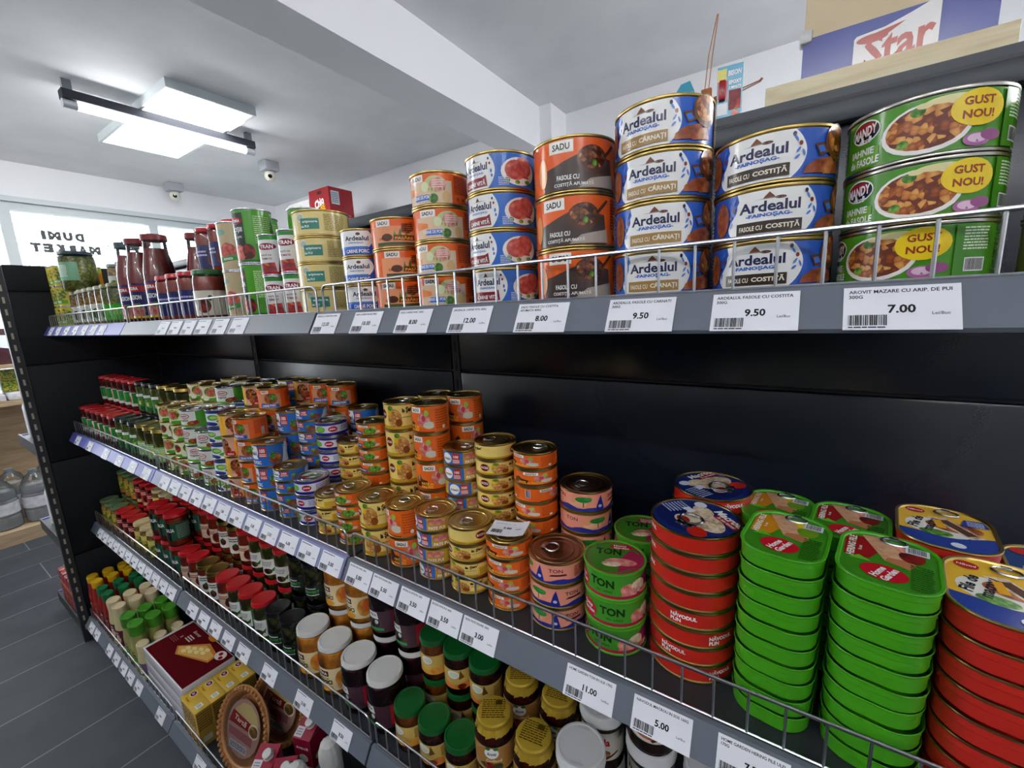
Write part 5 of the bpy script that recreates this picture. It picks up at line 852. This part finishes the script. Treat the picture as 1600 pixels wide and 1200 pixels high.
def far_side():
    t = thing('wooden_shelf_unit', 'wooden shelf unit along the shop window', 'shelving', (0, 0, 0))
    MB().box(-4.35, -3.72, -1.6, .7, 0, .095, 'wood').obj('plinth', t); MB().box(-4.40, -4.35, -1.6, .7, 0, .93, 'wood').obj('back_panel', t)
    MB().box(-4.35, -4.0, -1.6, .7, .93, .965, 'wood').obj('shelf', t); MB().box(-4.35, -4.0, -1.6, .7, 1.2, 1.225, 'wood').obj('shelf', t)
    for y in (-1.6, .68): MB().box(-4.35, -4.0, y, y + .02, .095, 1.5, 'wood').obj('side_panel', t)
    for k, (x, y, z) in enumerate(((-3.86, -.30, .0955), (-3.86, -.48, .0955), (-3.86, -.66, .0955), (-4.05, -.21, .0955), (-4.05, -.39, .0955), (-4.05, -.57, .0955), (-4.05, -.57, .4765))):
        o = thing('water_bottle', ('large clear water bottle on the plinth, nearest the end bay', 'large clear water bottle, second in the front row', 'large clear water bottle, third in the front row', 'large clear water bottle behind the first one', 'large clear water bottle behind the second one', 'large clear water bottle behind the third one', 'large clear water bottle standing on top of another')[k], 'water bottle', (x, y, z), 0, 'five-litre water bottles')
        pr = [(0, .004), (.075, 0), (.084, .012), (.084, .08), (.079, .09), (.084, .1), (.084, .2), (.079, .21), (.084, .22), (.08, .27), (.05, .33), (.022, .355), (.02, .37)]
        MB().lathe(pr, pet, 28).obj('bottle', o); MB().lathe([(.02, .355), (.025, .356), (.025, .376), (0, .378)], pm('grey blue cap', '7a8288', .4), 20).obj('cap', o)
        MB().lathe([(0, .006)] + [(a - .0015, max(q, .006)) for a, q in pr[1:10]] + [(0, .272)], water_mat(), 28).obj('water', o)
        MB().lathe([(.0845, .11), (.0845, .19)], 'linen', 28).obj('label', o)
    for k, (y, w, h, m_) in enumerate(((-.66, .12, .05, 'linen'), (-.52, .13, .055, 'linen'), (-.38, .13, .05, 'linen'), (-.24, .13, .055, 'linen'))):
        o = MB().box(-4.3, -4.02, y - w / 2, y + w / 2, .9655, .9655 + h, m_, bev=.01).obj('napkin_pack'); tag(o, 'white paper pack lying on the window unit, %s from the end' % ORD[3 - k], 'pack', 'white packs on the window unit')
    for k, (y, w, h, m_) in enumerate(((-.62, .1, .15, 'mixed pack'), (-.5, .1, .17, 'fruit print'), (-.38, .1, .14, 'mixed pack'), (-.26, .1, .16, 'veg'))):
        o = MB().box(-4.28, -4.1, y - w / 2, y + w / 2, 1.0235, 1.0235 + h, m_, bev=.004).obj('snack_box'); tag(o, 'small coloured box on white packs, %s from the end bay' % ORD[3 - k], 'box', 'coloured boxes on the window unit')
    for k, (y, w, h, m_) in enumerate(((-.64, .1, .24, '4a2a30'), (-.52, .1, .26, 'fruit print'), (-.40, .1, .23, 'mixed pack'), (-.28, .1, .26, '503038'))):
        o = MB().box(-4.28, -4.1, y - w / 2, y + w / 2, 1.2255, 1.2255 + h, m_, bev=.004).obj('snack_box'); tag(o, 'upright box on the upper window shelf, %s from the end bay' % ORD[3 - k], 'box', 'upper boxes on the window unit')
    # cartons on the tall unit by the back wall
    t = thing('tall_shelf_unit', 'tall white shelf unit against the back wall', 'shelving', (0, 0, 0))
    for y in (1.5, 2.16): MB().box(-4.2, -2.4, y, y + .03, 0, 2.235, pvc).obj('panel', t)
    for z in (.1, .7, 1.3, 1.8, 2.2): MB().box(-4.2, -2.4, 1.53, 2.16, z, z + .03, pvc).obj('shelf', t)
    t = thing('snack_carton', 'red snack carton high on the back shelf unit', 'carton', (-2.85, 1.6, 2.2355))
    bx = MB().box(-.143, .143, 0, .24, 0, .33, '9c1c24').obj('box', t, smooth=False)
    p = MB(); mx = Matrix(((1, 0, 0, 0), (0, 0, -1, -.0008), (0, 1, 0, 0), (0, 0, 0, 1))); flat_ops(p, [T('Chio', -4, 216, 70, W, 2, .1, .3, w=140), T('TENSE', 0, 150, 50, 'e8b81c', 1.8, .2, .35, w=170), R(-20, 284, 40, 306, '3a0c10')], mx, lay=.0004)
    mx = Matrix(((0, 0, 1, .1438), (1, 0, 0, .12), (0, 1, 0, 0), (0, 0, 0, 1))); flat_ops(p, [R(-100, 190, -20, 300, 'd8dce4'), LN(-94, 200, -26, 290, 6, '5a6a8a'), LN(-90, 60, 100, 120, 3, 'c8888c')], mx, lay=.0004); p.obj('print', bx, smooth='flat')
    MB().box(.02, .06, .1, .14, .33, .334, 'c8c0b0').obj('tape', t)
    t = thing('bread_carton', 'white carton with red lettering beside the red carton', 'carton', (-3.17, 1.6, 2.2355))
    MB().box(-.165, .165, 0, .24, 0, .27, 'e0e0e0').obj('box', t, smooth=False)
    p = MB(); mx = Matrix(((1, 0, 0, 0), (0, 0, -1, -.0008), (0, 1, 0, 0), (0, 0, 0, 1))); flat_ops(p, [T('PAINE', -20, 216, 34, 'b02a30', 1.6, w=120), LN(-120, 170, 140, 190, 1, 'b05a60')], mx, lay=.0004); p.obj('print', t, smooth='flat')
    # vinyl lettering on the window, read from outside
    t = thing('vinyl_window_sign', 'grey shop lettering and basket outline on the window, mirrored from inside', 'sign', (XW - .06, 0, 0))
    gv = pm('grey vinyl', '4a5054', .6)
    def letters(s, yc, zc, hgt, w):
        m = MB(); n = len(s); ws = [.55 if c == 'I' else 1.25 if c == 'M' else 1. for c in s]; p = 0
        for c, q in zip(s, ws):
            vs, fs, tw, th = text_mesh(c, 4., 0); x0 = (p + q / 2) / sum(ws) * w - w / 2; p += q; cw = w / sum(ws) * (q - .18)
            m.add([(.0012, yc - x0 - x * cw / tw, zc + y * hgt / th) for x, y in vs], fs, gv)
        m.obj('lettering', t, smooth='flat')
    letters('DUMI', .306, 2.256, .074, .28); letters('MARKET', .315, 2.150, .074, .45)
    m = MB(); B = [(0, .575, 2.20), (0, .60, 2.13), (0, .72, 2.115), (0, .76, 2.19)]
    m.tube(B + [B[0]], .003, gv, 6)
    for cy, cz, rr in ((.61, 2.235, .035), (.67, 2.245, .03), (.73, 2.25, .028)): m.tube([(0, cy + rr * math.cos(k * math.pi / 8), cz + rr * math.sin(k * math.pi / 8)) for k in range(17)], .0025, gv, 6, cap=False)
    m.tube([(0, .60, 2.25), (0, .62, 2.225), (0, .635, 2.24)], .0025, gv); m.obj('basket_outline', t)
    # bare trees and cables outside
    bark = pm('bark', '8c8478', .9); rnd = random.Random(5)
    for k, (y, h) in enumerate(((.02, 3.2), (.35, 3.4), (.9, 3.1))):
        t = thing('bare_tree', 'thin bare tree outside the shop window, %s from the mullion' % ORD[k], 'tree', (-8.0 - k * 1.6, y * 1.7 - .1, -.02)); m = MB()
        def br(p, d, l, r, n):
            q = p + d * l; m.tube([p, (p + q) / 2 + Vector((0, rnd.uniform(-.03, .03), 0)), q], r, bark, 5)
            if n:
                for _ in range(3): br(p + (q - p) * rnd.uniform(.5, 1), (d + Vector((rnd.uniform(-.3, .3), rnd.uniform(-.5, .5), rnd.uniform(0, .3)))).normalized(), l * rnd.uniform(.5, .75), r * .6, n - 1)
        br(Vector((0, 0, 0)), Vector((0, 0, 1)), h * .62, .02, 4); m.obj('trunk', t)
    for k, (z, sag) in enumerate(((2.69, .0), (2.63, .05), (2.95, .35))):
        o = MB().tube([(-8.6, -4 + j * .8, z + sag * (j - 5) * .1) for j in range(11)], .007 if k else .011, pm('cable grey', '7c8084', .6), 5).obj('overhead_cable'); tag(o, ('thick dark cable crossing the window view', 'thin cable just below the thick one', 'faint slanting cable above the sign')[k], 'cable')
    o = MB().box(-30, XW - .2, -20, 20, -.12, -.02, pm('pavement', '8a8c8c', .9)).obj('pavement_outside'); o['kind'] = 'structure'
far_side()
